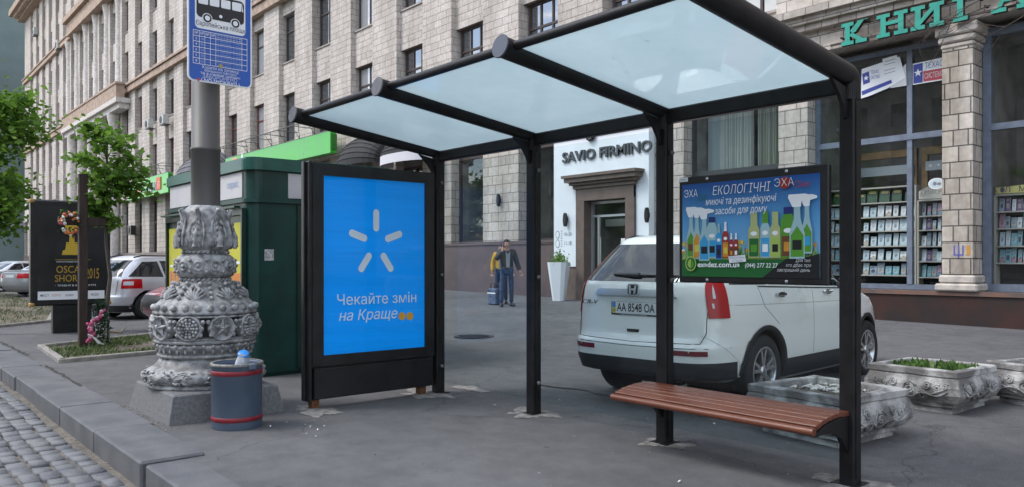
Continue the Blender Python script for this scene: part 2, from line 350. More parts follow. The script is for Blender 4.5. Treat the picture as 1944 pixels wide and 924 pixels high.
# pavement
s=MB(); xs=[-400,-160,-80]+[-60+2*i for i in range(33)]+[10,40,120]; ys=[1.92,5]+[5+11*i/8 for i in range(1,9)]+[16.9,40]
vs=[(X,Y,gz(X,min(Y,16))) for Y in ys for X in xs]; nx=len(xs)
s.add(vs,[(j*nx+i,j*nx+i+1,(j+1)*nx+i+1,(j+1)*nx+i) for j in range(len(ys)-1) for i in range(nx-1)],0,True)
struct(s.build('pavement',asph),'grey asphalt pavement rising gently to the shops')
# cracks
def crack(px,wd,seed):
    r=random.Random(seed); P=[onG(*p) for p in px]; Q=[]
    for a,b in zip(P,P[1:]):
        for i in range(10): Q.append(a.lerp(b,i/10)+V((r.uniform(-.018,.018),r.uniform(-.018,.018),0)))
    Q.append(P[-1]); m=MB(); vs=[]
    for i,p in enumerate(Q):
        d=(Q[min(i+1,len(Q)-1)]-Q[max(i-1,0)]).normalized(); k=V((-d.y,d.x,0))*wd*r.uniform(.4,1.1)
        vs+=[p+k+EZ*.0045,p-k+EZ*.0045]
    m.add(vs,[(2*i,2*i+1,2*i+3,2*i+2) for i in range(len(Q)-1)]); return m
m=crack([(86,693),(128,716),(185,752),(232,776)],.026,1); struct(m.build('pavement_crack',crackM))
m=crack([(0,648),(30,662),(52,674)],.028,2); struct(m.build('pavement_crack',crackM))
m=crack([(0,634),(97,633)],.03,4); struct(m.build('pavement_crack',crackM))
def blob(c,rx,ry,seed,z=.005,n=44):
    r=random.Random(seed); ph=[r.uniform(0,6.28) for _ in range(4)]
    out=[]
    for i in range(n):
        t=2*math.pi*i/n; k=1+.20*math.sin(3*t+ph[0])+.14*math.sin(5*t+ph[1])+.12*math.sin(8*t+ph[2])+r.uniform(-.13,.13)
        out.append((c[0]+rx*k*math.cos(t),c[1]+ry*k*math.sin(t),gz(c[0],c[1])+z))
    return out
def patch(c,rx,ry,seed,mat,name,z=.005):
    m=MB(); o=blob(c,rx,ry,seed,z); o2=[(c[0]+(p[0]-c[0])*.55,c[1]+(p[1]-c[1])*.55,p[2]+.006) for p in o]
    k=len(o); m.add(o+o2,[(i,(i+1)%k,k+(i+1)%k,k+i) for i in range(k)]+[tuple(range(k,2*k))],0,True); return struct(m.build(name,mat))
for i,(c,rx,ry) in enumerate([((-2.42,4.96),.24,.2),((-3.93,4.96),.20,.17),((-5.5,4.96),.26,.2),((-7.05,4.8),.36,.2),((-6.95,3.45),.3,.16),((-7.0,5.35),.3,.10)]):
    patch(c,rx,ry,20+i,cem,'cement_patch')
patch((-5.75,6.35),.9,.28,41,asph,'asphalt_patch',.006)
# litter scraps and small debris
rnd=random.Random(11); m=MB(); 
for i in range(15):
    c=V((-6.35+rnd.gauss(0,.16),2.98+rnd.gauss(0,.13),0))
    if i>9: c=V((rnd.uniform(-7,-3),rnd.uniform(2.4,6),0))
    a=rnd.uniform(0,6); e=rnd.uniform(.007,.018); c.z=gz(c.x,c.y)+.006
    m.add([c+V((math.cos(a+k*1.57)*e*(1 if k%2 else .6),math.sin(a+k*1.57)*e*(1 if k%2 else .6),rnd.uniform(0,.012))) for k in range(4)],[(0,1,2,3)])
struct(m.build('litter',M('paper_scraps',(.75,.75,.76),.8)),'white paper scraps on the asphalt beside the bin','stuff')
rnd=random.Random(12); m=MB()
for i in range(420):
    if i<170: c=V((rnd.uniform(-14,-4),1.57-abs(rnd.gauss(0,.10)),-.138))
    elif i<260: t=rnd.random(); c=V((-6.9-1.7*t+rnd.gauss(0,.05),2.08+rnd.gauss(0,.04),.004))
    else: c=V((rnd.uniform(-8.5,-1.5),rnd.uniform(2.2,9),0)); c.z=gz(c.x,c.y)+.003
    m.ball(c,rnd.uniform(.003,.010),5,3,0,(1,1,.6))
struct(m.build('debris',M('small_grit',(.25,.22,.18),.9,var=.4,scale=30)),'small grit and crumbs on the ground','stuff')
# manhole
c=onG(900,638); z=gz(c.x,c.y); m=MB()
m.lathe([(.36,.004),(.36,.012),(.31,.014),(.30,.008),(.0,.008)],(c.x,c.y,z),28,0,False,cap=False)
for i in range(-4,5):
    q=math.sqrt(max(0,.27**2-(i*.06)**2)); m.box((c.x+i*.06,c.y,z+.013),(.022,2*q,.008))
tag(m.build('manhole_cover',M('worn_cast_iron',(.06,.058,.056),.55,.6,var=.3,scale=20,bump=.3,bscale=60),off=(c.x,c.y,z)),'round dark iron manhole cover in the asphalt behind the shelter glass','manhole cover')
# planted plots
edge=M('concrete_edging',(.30,.28,.255),.9,col2=(.2,.19,.175),scale=8,bump=.4,bscale=40)
grassM=M('grass_blades',(.045,.085,.02),.7,col2=(.11,.15,.04),scale=5)
def plot(poly,name,seed,n):
    P=[onZ(x,y,0) for x,y in poly]; m=MB(); k=len(P)
    m.add([p+EZ*.012 for p in P],[tuple(range(k))]); s=struct(m.build('soil_plot' ,dirtM))
    m=MB()
    for a,b in zip(P,P[1:]+P[:1]):
        d=b-a; u=d.normalized(); m.box((a+b)/2+EZ*.02,(d.length+.09,.10,.09),0,u,V((-u.y,u.x,0)),bev=.012)
    struct(m.build('plot_edging',edge))
    r=random.Random(seed); m=MB(); cnt=0; x0,x1=min(p.x for p in P),max(p.x for p in P); y0,y1=min(p.y for p in P),max(p.y for p in P)
    while cnt<n:
        x,y=r.uniform(x0,x1),r.uniform(y0,y1); ins=False
        for i in range(k):
            a,b=P[i],P[i-1]
            if (a.y>y)!=(b.y>y) and x<(b.x-a.x)*(y-a.y)/(b.y-a.y)+a.x: ins=not ins
        if not ins or noise.noise(V((x*.9,y*1.4,seed)))<-.12+r.uniform(-.25,.1): 
            if r.random()<.02: cnt+=1
            continue
        cnt+=1; a=r.uniform(0,6.28); h=r.uniform(.03,.11); wd=r.uniform(.006,.013); ln=r.uniform(-.05,.05)
        dx,dy=math.cos(a)*wd,math.sin(a)*wd
        m.add([(x-dx,y-dy,.01),(x+dx,y+dy,.01),(x+dx*.6+ln,y+dy*.6+ln*.5,h*.6),(x+ln*1.9,y+ln,h)],[(0,1,2),(0,2,3)])
    return struct(m.build('grass',grassM),name,'stuff')
plot([(78,660),(118,688),(330,668),(330,632)],'short patchy grass round the cross and the young tree',2,2900)
plot([(-60,627),(92,611),(118,560),(-60,556)],'patchy grass behind the black advert stand',3,4200)
# ================================================================ BUILDING
B=thing('office_building','long pale limestone office building with shops at street level','building',(-40,16,0))
Y0=16.0; YR=16.20; YG=16.48
P0,RW=-9.51,1.78; PITCH=3.567
def bay(i): return P0-PITCH*i-RW, P0-PITCH*i        # recess left, right edge
LEFT=-107.8; RIGHT=46.0; TOP=30.6; UB=6.85
PORT=range(15,21)
rows=[(7.2,9.5),(11.05,13.38),(15.0,17.35),(18.85,21.2),(23.0,25.3),(26.6,28.9)]
wU=MB(); wG=MB(); cor=MB(); pale=MB()
nb=28
prev=RIGHT
for i in range(-16,nb):
    l,r=bay(i)
    if r>RIGHT-.5: continue
    if l<LEFT+.4: break
    wU.bx(r,prev,Y0,YG+.35,UB,TOP)                     # pier
    zs=UB
    for a,b in rows:
        wU.bx(l-.001,r+.001,YR,YG+.34,zs,a-.06); cor.bx(l+.003,r-.003,YR-.05,YG,a-.06,a,1); zs=b
    wU.bx(l-.001,r+.001,YR,YG+.34,zs,TOP-.01)
    prev=l
wU.bx(LEFT,prev,Y0,YG+.35,UB,TOP)
for z,h,pr in ((13.95,.42,.22),(14.42,.14,.32),(22.2,.40,.25),(22.63,.14,.34)):
    cor.bx(LEFT-.05,RIGHT,Y0-pr,Y0+.06,z,z+h,0)
cor.bx(LEFT-.4,RIGHT,Y0-.7,Y0+.1,29.7,30.3,0); cor.bx(LEFT-1.0,RIGHT,Y0-1.5,Y0+.1,30.3,31.0,0)
for i in range(140):
    x=LEFT+.3+i*.8; cor.bx(x,x+.34,Y0-1.2,Y0-.72,29.85,30.29,0)
# band over the shops with its mouldings
pale.bx(LEFT,RIGHT,Y0-.06,YG+.3,5.95,UB,0)
pale.bx(LEFT,RIGHT,Y0-.16,Y0-.065,5.92,6.06,0); pale.bx(-13.1,RIGHT,Y0-.34,Y0-.05,6.55,6.70,0); pale.bx(-13.1,RIGHT,Y0-.24,Y0-.05,6.42,6.548,0); pale.bx(-13.1,RIGHT,Y0-.46,Y0-.05,6.70,6.84,0)
# roof slab and side / rear closing walls
wU.bx(LEFT,RIGHT,YG+.36,40,UB,TOP-.3)
# ground floor piers
def gp(x0,x1,z1=5.95,y=Y0): wG.bx(x0,x1,y,YG+.3,0,z1)
gp(-13.0,-12.08); gp(-9.46,-8.76); gp(6.0,RIGHT)
for i in range(3,nb):
    l,r=bay(i); rp=bay(i-1)[0] if i>3 else bay(2)[0]
    if l<LEFT: break
    gp(r,rp)
l3=bay(2); gp(l3[1]-.001,-16.58)
gp(LEFT,bay(nb-1)[0] if bay(nb-1)[0]>LEFT else bay(nb-2)[0])
wallU=wU.build('upper_wall',stoneB,B,True); wallG=wG.build('ground_floor_wall',stoneA,B,True)
cor.build('cornice',[stoneC,M('grey_sill',(.33,.30,.27),.85,var=.2,scale=5)],B,True); pale.build('shop_band',stoneA,B,True)
# plinth
m=MB(); m.bx(-9.0,RIGHT,Y0-.12,YG+.2,-.1,.80); m.build('plinth',granR,B,True)
m=MB(); m.bx(-9.05,RIGHT,Y0-.16,Y0+.1,.802,.88); m.build('plinth_coping',M('worn_granite_coping',(.17,.095,.07),.5,col2=(.09,.07,.065),scale=3,bump=.2),B,True)
m=MB(); m.bx(-13.0,-9.0,Y0-.10,YG+.2,-.1,.95); m.bx(LEFT,-16.6,Y0-.10,YG+.2,-.1,1.98); m.bx(LEFT,-16.6,Y0-.14,Y0-.02,1.98,2.06); m.build('plinth',granP,B,True)
# carved pillar between the bookshop windows
m=MB(); pm=M('weathered_pillar_trim',(.56,.50,.43),.85,col2=(.36,.33,.30),scale=4,bump=.4,bscale=20)
m.bx(-5.95,-5.42,Y0-.14,YG+.2,1.19,5.45,0)
P1=m.build('pillar',stone('pillar_blocks',(.66,.60,.53),(.47,.42,.37),(.13,.12,.11),bw=.36,rh=.30,ms=.014,stain=.5),B,True)
for x0,x1,y,z0,z1 in ((-6.06,-5.32,.23,.885,1.03),(-6.0,-5.37,.19,1.035,1.19),(-5.975,-5.395,.165,5.45,5.55),(-6.01,-5.36,.20,5.555,5.68),(-6.05,-5.32,.24,5.685,5.90)): m=MB(); m.bx(x0,x1,Y0-y,YG+.15,z0,z1,bev=.03); m.build('moulding',pm,P1,False,off=(0,0,0)).location=-B.location
m=MB()                                                # small blue trident mark and an orange daub
o=V((-5.66,Y0-.143,1.58)); bl=[]
for dx in(-.075,0,.075): m.prism([(dx-.011,0),(dx+.011,0),(dx+.011,.17),(dx-.011,.17)],o,EX,EZ,0,.003,0)
m.prism([(-.087,-.02),(.087,-.02),(.087,.003),(-.087,.003)],o,EX,EZ,0,.003,0); m.prism([(-.011,-.07),(.011,-.07),(.011,-.023),(-.011,-.023)],o,EX,EZ,0,.003,0)
q=m.build('painted_mark',M('blue_spray_paint',(.09,.10,.38),.7),P1); q.location=-B.location
m=MB(); m.prism([(-.03,0),(.035,.01),(.045,.1),(.02,.19),(-.03,.17),(-.02,.08)],V((-5.50,Y0-.143,1.56)),EX,EZ,0,.003); q=m.build('painted_mark',M('orange_paint',(.5,.25,.05),.8),P1); q.location=-B.location
# ---- upper windows
frB=M('dark_window_frame',(.055,.04,.035),.6); frR=M('red_brown_frame',(.14,.035,.028),.55)
paneG=glass('window_pane',ior=2.9,base=(.045,.05,.055)); paneC=glass('window_pane_blind',ior=2.4,base=(.30,.31,.32)); curt=M('pale_curtain',(.6,.6,.57),.9)
def win_meshes(wd,h,three,fm,pm):
    f=MB(); t=.06
    f.bx(-wd/2,wd/2,0,.09,0,t); f.bx(-wd/2,wd/2,0,.09,h-t,h); f.bx(-wd/2,-wd/2+t,0,.09,t,h-t); f.bx(wd/2-t,wd/2,0,.09,t,h-t)
    zt=h*.66
    f.bx(-wd/2+t,wd/2-t,.01,.08,zt-.035,zt+.035)
    for x in ([-wd/6,wd/6] if three else [0.05]):
        f.bx(x-.035,x+.035,.012,.085,t,zt-.036); f.bx(x-.03,x+.03,.012,.085,zt+.036,h-t)
    p=MB(); p.quad((-wd/2+t,.05,t),(wd/2-t,.05,t),(wd/2-t,.05,h-t),(-wd/2+t,.05,h-t))
    fo=f.build('window',fm); po=p.build('pane',pm,fo); return fo
protos={}
cnt=0; rest=MB(); rnd=random.Random(8)
def vis(p):
    d=V((-CA,SA,0)); z=p.dot(d); x=972+FPX*(SA*p.x+CA*p.y)/max(z,.1); y=HOR-FPX*(p.z-EYE)/max(z,.1)
    return x,y
order=[]
for i in range(-1,nb):
    l,r=bay(i)
    if l<LEFT+.5: break
    for k,(a,b) in enumerate(rows):
        if i in PORT and k in (2,3) and False: continue
        c=V(((l+r)/2,YG,(a+b)/2)); x,y=vis(c); xb,yb=vis(V((c.x,YG,a)))
        order.append((not(yb>-6 and 30<x<1500 and not(x>690 and y>330)),i,k,l,r,a,b))
order.sort()
for (hid,i,k,l,r,a,b) in order:
    if not hid and cnt<98:
        kind=(i<=4, rnd.choice([0,0,1]), rnd.choice([0,0,0,1]))
        if kind not in protos:
            protos[kind]=win_meshes(RW-.16,b-a-.02,kind[0],(frB,frR)[kind[1]],(paneG,paneC)[kind[2]]); o=protos[kind]
        else: o=copy_tree(protos[kind])
        o.parent=B; o.location=V(((l+r)/2-.04+.05,YG-.12,a+.005))-B.location; cnt+=1
    else:
        x0,x1=l+.08,r-.08
        rest.quad((x0,YG-.05,a),(x1,YG-.05,a),(x1,YG-.05,b),(x0,YG-.05,b),1); rest.bx((x0+x1)/2-.04,(x0+x1)/2+.04,YG-.12,YG-.06,a,b,0); rest.bx(x0,x1,YG-.125,YG-.065,a+1.4,a+1.48,0)
if rest.v: o=rest.build('window_rows',[frB,paneG],B,True); o['kind']='stuff'
# ground-floor shop windows left of the white entrance
paneS=glass('shop_pane',tint=(.88,.91,.91),ior=1.72)
darkR=M('dim_interior',(.20,.19,.17),.9,var=.3,scale=2); 
def shopwin(x0,x1,z0,z1,mull=(),bar=None,fm=frB,wd=.07,y=YG-.15):
    f=MB(); f.bx(x0,x0+wd,y,y+.1,z0,z1); f.bx(x1-wd,x1,y,y+.1,z0,z1); f.bx(x0+wd,x1-wd,y,y+.1,z0,z0+wd); f.bx(x0+wd,x1-wd,y,y+.1,z1-wd,z1)
    for q in mull: f.bx(q-wd/2,q+wd/2,y-.012,y+.088,z0+wd,z1-wd)
    if bar: f.bx(x0+wd,x1-wd,y-.03,y+.11,bar-.06,bar+.06)
    fo=f.build('shop_window',fm,B,True); p=MB(); p.quad((x0+wd,y+.05,z0+wd),(x1-wd,y+.05,z0+wd),(x1-wd,y+.05,z1-wd),(x0+wd,y+.05,z1-wd)); q=p.build('pane',paneS,fo); q.location=-B.location
    return fo
rm=MB()
def room(x0,x1,z0,z1,dp=1.6,mat=0):
    y=YG+.0; rm.quad((x0,y+dp,z0),(x1,y+dp,z0),(x1,y+dp,z1),(x0,y+dp,z1),mat); rm.quad((x0,y,z0),(x0,y+dp,z0),(x0,y+dp,z1),(x0,y,z1),mat)
    rm.quad((x1,y,z0),(x1,y,z1),(x1,y+dp,z1),(x1,y+dp,z0),mat); rm.quad((x0,y,z0),(x1,y,z0),(x1,y+dp,z0),(x0,y+dp,z0),mat); rm.quad((x0,y,z1),(x0,y+dp,z1),(x1,y+dp,z1),(x1,y,z1),mat)
for i in range(2,nb):
    l,r=bay(i)
    if l<LEFT+.5: break
    z0=2.06; shopwin(l+.02,r-.02,z0,5.0 if i<8 else 5.6,() if i<4 else ((l+r)/2,),4.1 if i>3 else None); room(l+.02,r-.02,z0-.05,5.7,1.0)
    rm.bx(l,r,YG-.1,YG+.1,5.0 if i<8 else 5.6,5.95)
# curtain window and bookshop windows
blueF=M('blue_grey_frame',(.135,.165,.215),.5,var=.15,scale=6)
shopwin(-12.06,-9.47,.97,5.9,(),3.62,M('charcoal_frame',(.035,.04,.042),.5)); room(-12.06,-9.47,.9,5.9,1.5)
shopwin(-8.75,-5.96,.885,5.80,(-6.74,),3.95,blueF,.10); shopwin(-5.41,-2.0,.885,5.80,(-3.4,),3.95,blueF,.14)
room(-8.75,-5.96,.885,5.80,1.75); room(-5.41,-2.0,.885,5.80,1.75)
for x in (-2.0,1.6,5.2): wG2=MB(); wG2.bx(x,x+.7,Y0-.1,YG+.2,.88,5.95); wG2.build('pillar',stoneA,B,True)
for x in (-1.3,2.3): shopwin(x,x+2.9,.885,5.80,(x+1.5,),3.95,blueF,.12); room(x,x+2.9,.885,5.8,1.7)
rm.build('shop_interior',[darkR],B,True)
# ochre inner door frames, pale valance strip with dots
och=M('ochre_timber',(.20,.125,.045),.6,var=.25,scale=5); strip=M('pale_blue_valance',(.36,.42,.46),.8)
m=MB(); 
for x0,x1 in ((-8.55,-7.05),(-6.95,-5.9),(-4.9,-2.2)):
    for x in (x0,x1-.12): m.bx(x,x+.12,YG+.95,YG+1.05,.9,3.85)
    m.bx(x0,x1,YG+.94,YG+1.06,3.70,3.86)
m.build('inner_frame',och,B,True)
m=MB(); m.bx(-8.45,-7.1,YG+.9,YG+.93,3.32,3.52,0); m.bx(-6.85,-5.95,YG+.9,YG+.93,3.35,3.55,0); m.bx(-4.75,-2.3,YG+.9,YG+.93,3.3,3.5,0)
for i in range(5): m.prism(star(.04,.018,5,-6.75+i*.16,3.45),V((0,YG+.9,0)),EX,EZ,.001,.004,1); m.prism(star(.04,.018,5,-4.6+i*.16,3.40),V((0,YG+.9,0)),EX,EZ,.001,.004,1)
m.build('valance',[strip,M('white_card',(.75,.77,.78),.7)],B,True)
# curtains of the dark-framed window
m=MB(); rnd=random.Random(4)
def drape(x0,x1,z0,z1,y,amp,n,mat):
    k=n*6; top=[];bot=[]; ph=rnd.uniform(0,6)
    for i in range(k+1):
        t=i/k; q=amp*math.sin(t*n*6.283+ph)+amp*.5*math.sin(t*n*2.3+1); top.append((x0+(x1-x0)*t,y+q,z1)); bot.append((x0+(x1-x0)*t+.03*math.sin(t*9),y+q*1.2,z0))
    m.add(top+bot,[(i,i+1,k+2+i,k+1+i) for i in range(k)],mat,True)
drape(-11.55,-10.62,1.0,5.8,YG+.3,.045,11,0); drape(-10.5,-9.95,1.0,5.8,YG+.3,.05,7,1); drape(-9.93,-9.52,1.0,5.8,YG+.34,.05,6,0); drape(-12.0,-11.5,1.0,5.8,YG+.42,.01,2,2)
m.build('curtain',[M('grey_curtain',(.42,.45,.42),.9),M('sage_curtain',(.33,.35,.30),.9),M('sheer_curtain',(.36,.42,.43),.9)],B,True)
# ---- portico with giant half columns and balcony
pL,pR=-81.6,-62.6
m=MB(); m.bx(pL,pR,Y0-.75,Y0-.01,12.75,13.15); m.bx(pL-.2,pR+.2,Y0-1.0,Y0-.011,13.15,13.5); m.build('balcony_slab',stoneP,B,True)
m=MB(); m.bx(pL,pR,Y0-.95,Y0-.75,13.5,14.5); m.bx(pR-.3,pR,Y0-.749,Y0-.36,13.5,14.5); m.bx(pL-.1,pR+.1,Y0-1.02,Y0-.72,14.5,14.66); m.bx(pR-.25,pR+.1,Y0-.719,Y0-.37,14.5,14.66); m.build('balcony_parapet',stoneC,B,True)
m=MB(); 
for i in range(15,21):
    l,r=bay(i); c=(l+bay(i+1)[1])/2
    m.lathe([(.42,14.3),(.42,14.7),(.34,14.85),(.29,21.2),(.32,21.4),(.42,21.9),(.44,22.15)],(c,Y0+.06,0),16)
    if i<20: m.lathe([(.42,.2),(.42,6.0),(.38,6.4),(.36,11.9),(.4,12.1),(.5,12.6),(.5,12.75)],(c,Y0-.35,0),14)
m.build('columns',stoneP,B,True)
m=MB(); m.bx(pL,pR,Y0-.6,Y0-.05,22.15,23.3); m.bx(pL-.3,pR+.3,Y0-.9,Y0-.051,23.3,23.8); m.build('entablature',stoneC,B,True)
# ---- white marble-look entrance surround with dark stone doorcase
E_=MB(); ws=M('white_cladding',(.74,.77,.80),.5,var=.03,scale=2)
x0,x1=-16.58,-13.02; d0,d1=-15.42,-13.62
E_.bx(x0,-15.62,Y0-.22,Y0+.2,1.30,4.93); E_.bx(-13.45,x1,Y0-.22,Y0+.2,.9,4.93); E_.bx(-15.619,-13.451,Y0-.22,Y0+.2,3.62,4.93); E_.bx(x0-.03,x1+.03,Y0-.27,Y0-.19,4.93,5.0); E_.bx(x0,x1,Y0-.2,YG+.2,5.0,5.95)
ent=E_.build('entrance_surround',ws,B,True)
brs=M('brown_doorcase_stone',(.135,.095,.078),.55,var=.15,scale=4)
m=MB(); m.bx(-15.60,-15.28,Y0-.30,Y0+.25,.3,3.42); m.bx(-13.76,-13.46,Y0-.30,Y0+.25,.3,3.42); m.bx(-15.60,-13.46,Y0-.305,Y0+.25,3.12,3.46)
for z0,z1,e,y in ((3.46,3.56,.06,.36),(3.56,3.64,.14,.44),(3.64,3.76,.24,.54),(3.76,3.84,.30,.60)): m.bx(-15.60-e,-13.46+e,Y0-y,Y0-.1,z0+.001,z1)
m.bx(-16.55,-15.605,Y0-.18,Y0+.2,.0,1.28); m.bx(-13.45,-13.02,Y0-.18,Y0+.2,.0,.88)
m.build('doorcase',brs,B,True)
m=MB(); al=M('brushed_aluminium',(.55,.57,.58),.35,.7)
m.bx(-15.27,-15.2,Y0-.02,Y0+.06,.35,3.1); m.bx(-13.84,-13.77,Y0-.02,Y0+.06,.35,3.1); m.bx(-15.199,-13.841,Y0-.02,Y0+.06,3.03,3.1); m.bx(-15.199,-13.841,Y0-.015,Y0+.055,2.66,2.72); m.bx(-15.02,-14.95,Y0-.018,Y0+.05,.35,2.66)
D=m.build('door',al,B,True)
m=MB(); m.quad((-15.2,Y0+.02,.35),(-13.84,Y0+.02,.35),(-13.84,Y0+.02,3.05),(-15.2,Y0+.02,3.05)); q=m.build('pane',paneS,D); q.location=-B.location
m=MB(); m.tube([(-14.86,Y0-.07,1.3),(-14.86,Y0-.07,2.1)],.018,8); q=m.build('handle',al,D); q.location=-B.location
m=MB(); m.box((-14.08,Y0-.0,2.0),(.17,.006,.10)); q=m.build('notice',M('white_card',(.8,.8,.8),.7),D); q.location=-B.location
m=MB(); m.quad((-15.3,Y0+1.6,.3),(-13.7,Y0+1.6,.3),(-13.7,Y0+1.6,3.2),(-15.3,Y0+1.6,3.2),0); m.bx(-15.2,-13.8,Y0+.5,Y0+.6,2.42,2.62,1); m.bx(-15.3,-13.7,Y0+.1,Y0+1.6,3.1,3.14,0); m.bx(-15.36,-15.3,Y0+.1,Y0+1.6,.3,3.1); m.bx(-13.72,-13.66,Y0+.1,Y0+1.6,.3,3.1)
m.build('entrance_hall',[darkR,M('cream_beam',(.5,.49,.43),.7)],B,True)
m=MB(); m.bx(-15.7,-13.3,Y0-.62,Y0-.31,.0,.34); m.build('step',granP,B,True)
# the other side of the street (seen only in reflections)
m=MB(); m.bx(-90,70,-64,-50,-.2,24,0); m.bx(-90,70,-49.9,-49.2,23.2,24.4,0); m.bx(-90,70,-49.98,-49.6,5.6,6.2,0)
ob_=m.build('office_building',stone('opposite_stone',(.50,.46,.42),(.40,.37,.33),(.2,.19,.18),bw=.8,rh=.4),off=(-10,-50,0)); tag(ob_,'long stone office building facing the shelter from across the street','building')
m=MB(); [m.bx(x,x+1.5,-49.99,-49.93,z,z+2.3) for x in range(-88,68,4) for z in (1.4,7.4,11.4,15.4,19.4)]; q=m.build('window_rows',paneG,ob_); q.location=(10,50,0); q['kind']='stuff'
# building at the far end of the street
s=MB(); s.bx(-150,-119,9,40,-.1,46,0); 
for i in range(0): pass
fb=s.build('painted_building',M('grey_green_render',(.15,.195,.19),.9,var=.12,scale=.25,bump=.1,bscale=3),off=(-119,9,0)); tag(fb,'plain grey green rendered building at the far end of the street','building')
m=MB(); m.bx(-119.5,-118.4,9.2,40,37.5,39.2); m.bx(-119.3,-118.7,9.1,40,5.8,6.3); q=m.build('cornice',M('grey_moulding',(.3,.31,.3),.9),fb); q.location=(119,-9,0)
# ================================================================ BUS SHELTER
steel=M('charcoal_painted_steel',(.0125,.0118,.0128),.42,var=.3,scale=9,bump=.04,bscale=120,spec=.32)
capM=M('dull_end_cap',(.11,.11,.12),.5,var=.2,scale=12)
capM2=M('blue_grey_end_cap',(.05,.06,.085),.4)
PX=[-2.42,-3.93,-5.49,-7.06]; PY=4.96; TZ=2.60; TY,TIPZ=3.26,2.855
S=thing('bus_shelter','dark steel bus shelter with a frosted glass roof over a wooden bench','bus shelter',(-4.7,4.96,0))
for k,x in enumerate(PX):
    m=MB(); P=rrect(-.051,-.055,.051,.055,.014,3); m.prism(P,V((x,PY,0)),EX,EY,0,TZ+.01)
    for s_ in(-1,1): m.box((x+s_*.053,PY-.02,1.3),(.006,.022,2.5))
    m.build('post',steel,S,True)
    # arm: curved knee then a straight run up to the tip
    pts=[(x,PY,TZ-.11)]; n=7
    d=V((0,TY-PY,TIPZ-TZ-.02)).normalized()
    for i in range(n+1):
        t=i/n; a=V((x,PY,TZ-.01)); b=V((x,PY,TZ+.045)); c=b+d*.055; pts.append(a.lerp(b,t).lerp(b.lerp(c,t),t))
    pts.append(V((x,TY,TIPZ)))
    m=MB(); m.tube(pts,.074,18,flat=.82,up=EX)
    a=m.build('roof_arm',steel,S,True)
    m=MB(); tip=V((x,TY,TIPZ)); m.lathe([(.078,-.004),(.0805,0),(.0805,.008),(.077,.011),(0,.011)],tip,28,0,False,ax=-1*(V((0,PY-TY,TZ-TIPZ)).normalized()),cap=False)
    q=m.build('end_cap',capM2 if k==1 else capM,a); q.location=-S.location
    m=MB(); m.prism([(-.05,2.36),(-.052,2.56),(-.26,2.60),(-.22,2.565),(-.15,2.50),(-.10,2.43),(-.075,2.37)],V((x-.012,PY,0)),EY,EZ,0,.024); m.build('gusset',steel,S,True)
    m=MB(); m.bx(x-.09,x+.09,PY-.09,PY+.09,.0,.012); m.build('foot_plate',steel,S,True)
m=MB(); m.bx(PX[3]+.05,PX[0]-.05,PY-.04,PY+.04,2.535,2.65,bev=.012); m.build('back_beam',steel,S,True)
frost=bpy.data.materials.new('frosted_roof_glass'); frost.use_nodes=True; t=frost.node_tree; n=t.nodes; l=t.links; n.remove(n['Principled BSDF'])
df=n.new('ShaderNodeBsdfDiffuse'); df.inputs[0].default_value=(.40,.50,.54,1); tl=n.new('ShaderNodeBsdfTranslucent'); tl.inputs[0].default_value=(.80,.90,.935,1)
ms=n.new('ShaderNodeMixShader'); ms.inputs[0].default_value=.84; l.new(df.outputs[0],ms.inputs[1]); l.new(tl.outputs[0],ms.inputs[2])
gl=n.new('ShaderNodeBsdfGlossy'); gl.inputs['Roughness'].default_value=.02; fr=n.new('ShaderNodeFresnel'); fr.inputs[0].default_value=1.45; m2=n.new('ShaderNodeMixShader')
l.new(fr.outputs[0],m2.inputs[0]); l.new(ms.outputs[0],m2.inputs[1]); l.new(gl.outputs[0],m2.inputs[2]); l.new(m2.outputs[0],n['Material Output'].inputs[0])
tcn=n.new('ShaderNodeTexCoord'); nn=n.new('ShaderNodeTexNoise'); nn.inputs['Scale'].default_value=1.7; nn.inputs['Detail'].default_value=6; l.new(tcn.outputs['Object'],nn.inputs[0])
rp=n.new('ShaderNodeValToRGB'); nn.inputs['Roughness'].default_value=.72; rp.color_ramp.elements[0].position=.3; rp.color_ramp.elements[0].color=(.345,.455,.49,1); rp.color_ramp.elements[1].position=.65; rp.color_ramp.elements[1].color=(.40,.51,.545,1); l.new(nn.outputs[0],rp.inputs[0]); l.new(rp.outputs[0],tl.inputs[0])
topG=glass('roof_glass_top',tint=(.97,.98,.98),ior=1.2)
slope=V((0,TY-PY,TIPZ-TZ-.03)).normalized(); nrm=EX.cross(slope)
for a,b in zip(PX[1:],PX[:-1]):
    m=MB(); p0=V(((a+b)/2,PY-.03,TZ+.055)); L_=(TY+.10-PY)/slope.y
    m.box(p0+slope*(L_/2),(b-a-.10,L_,.012),1,EX,slope); m.m[0 if nrm.z>0 else 1]=0; rp_last=m.build('roof_panel',[frost,topG],S,True)
    rr=random.Random(int(a*100)); m=MB(); up_=nrm if nrm.z>0 else -nrm
    for i in range(9):
        q=p0+slope*rr.uniform(.1,L_-.2)+EX*rr.uniform(-.6,.6)*(b-a-.2)/1.4+up_*.0085; e=rr.uniform(.006,.02); t_=rr.uniform(0,3); f=(EX*math.cos(t_)+slope*math.sin(t_)); h_=(slope*math.cos(t_)-EX*math.sin(t_))
        m.add([q-f*e,q-h_*e*.4,q+f*e,q+h_*e*.5],[(0,1,2,3)])
    q=m.build('dry_leaf_bits',M('dry_leaf_brown',(.05,.04,.025),.9),rp_last); q.location=-S.location
    m=MB(); q0=p0+slope*(L_-.015); m.tube([V((a+.06,q0.y,q0.z)),V((b-.06,q0.y,q0.z))],.032,10); m.build('front_rail',steel,S,True)
clear=glass('shelter_pane',tint=(.90,.945,.95),ior=1.33,haze=.003)
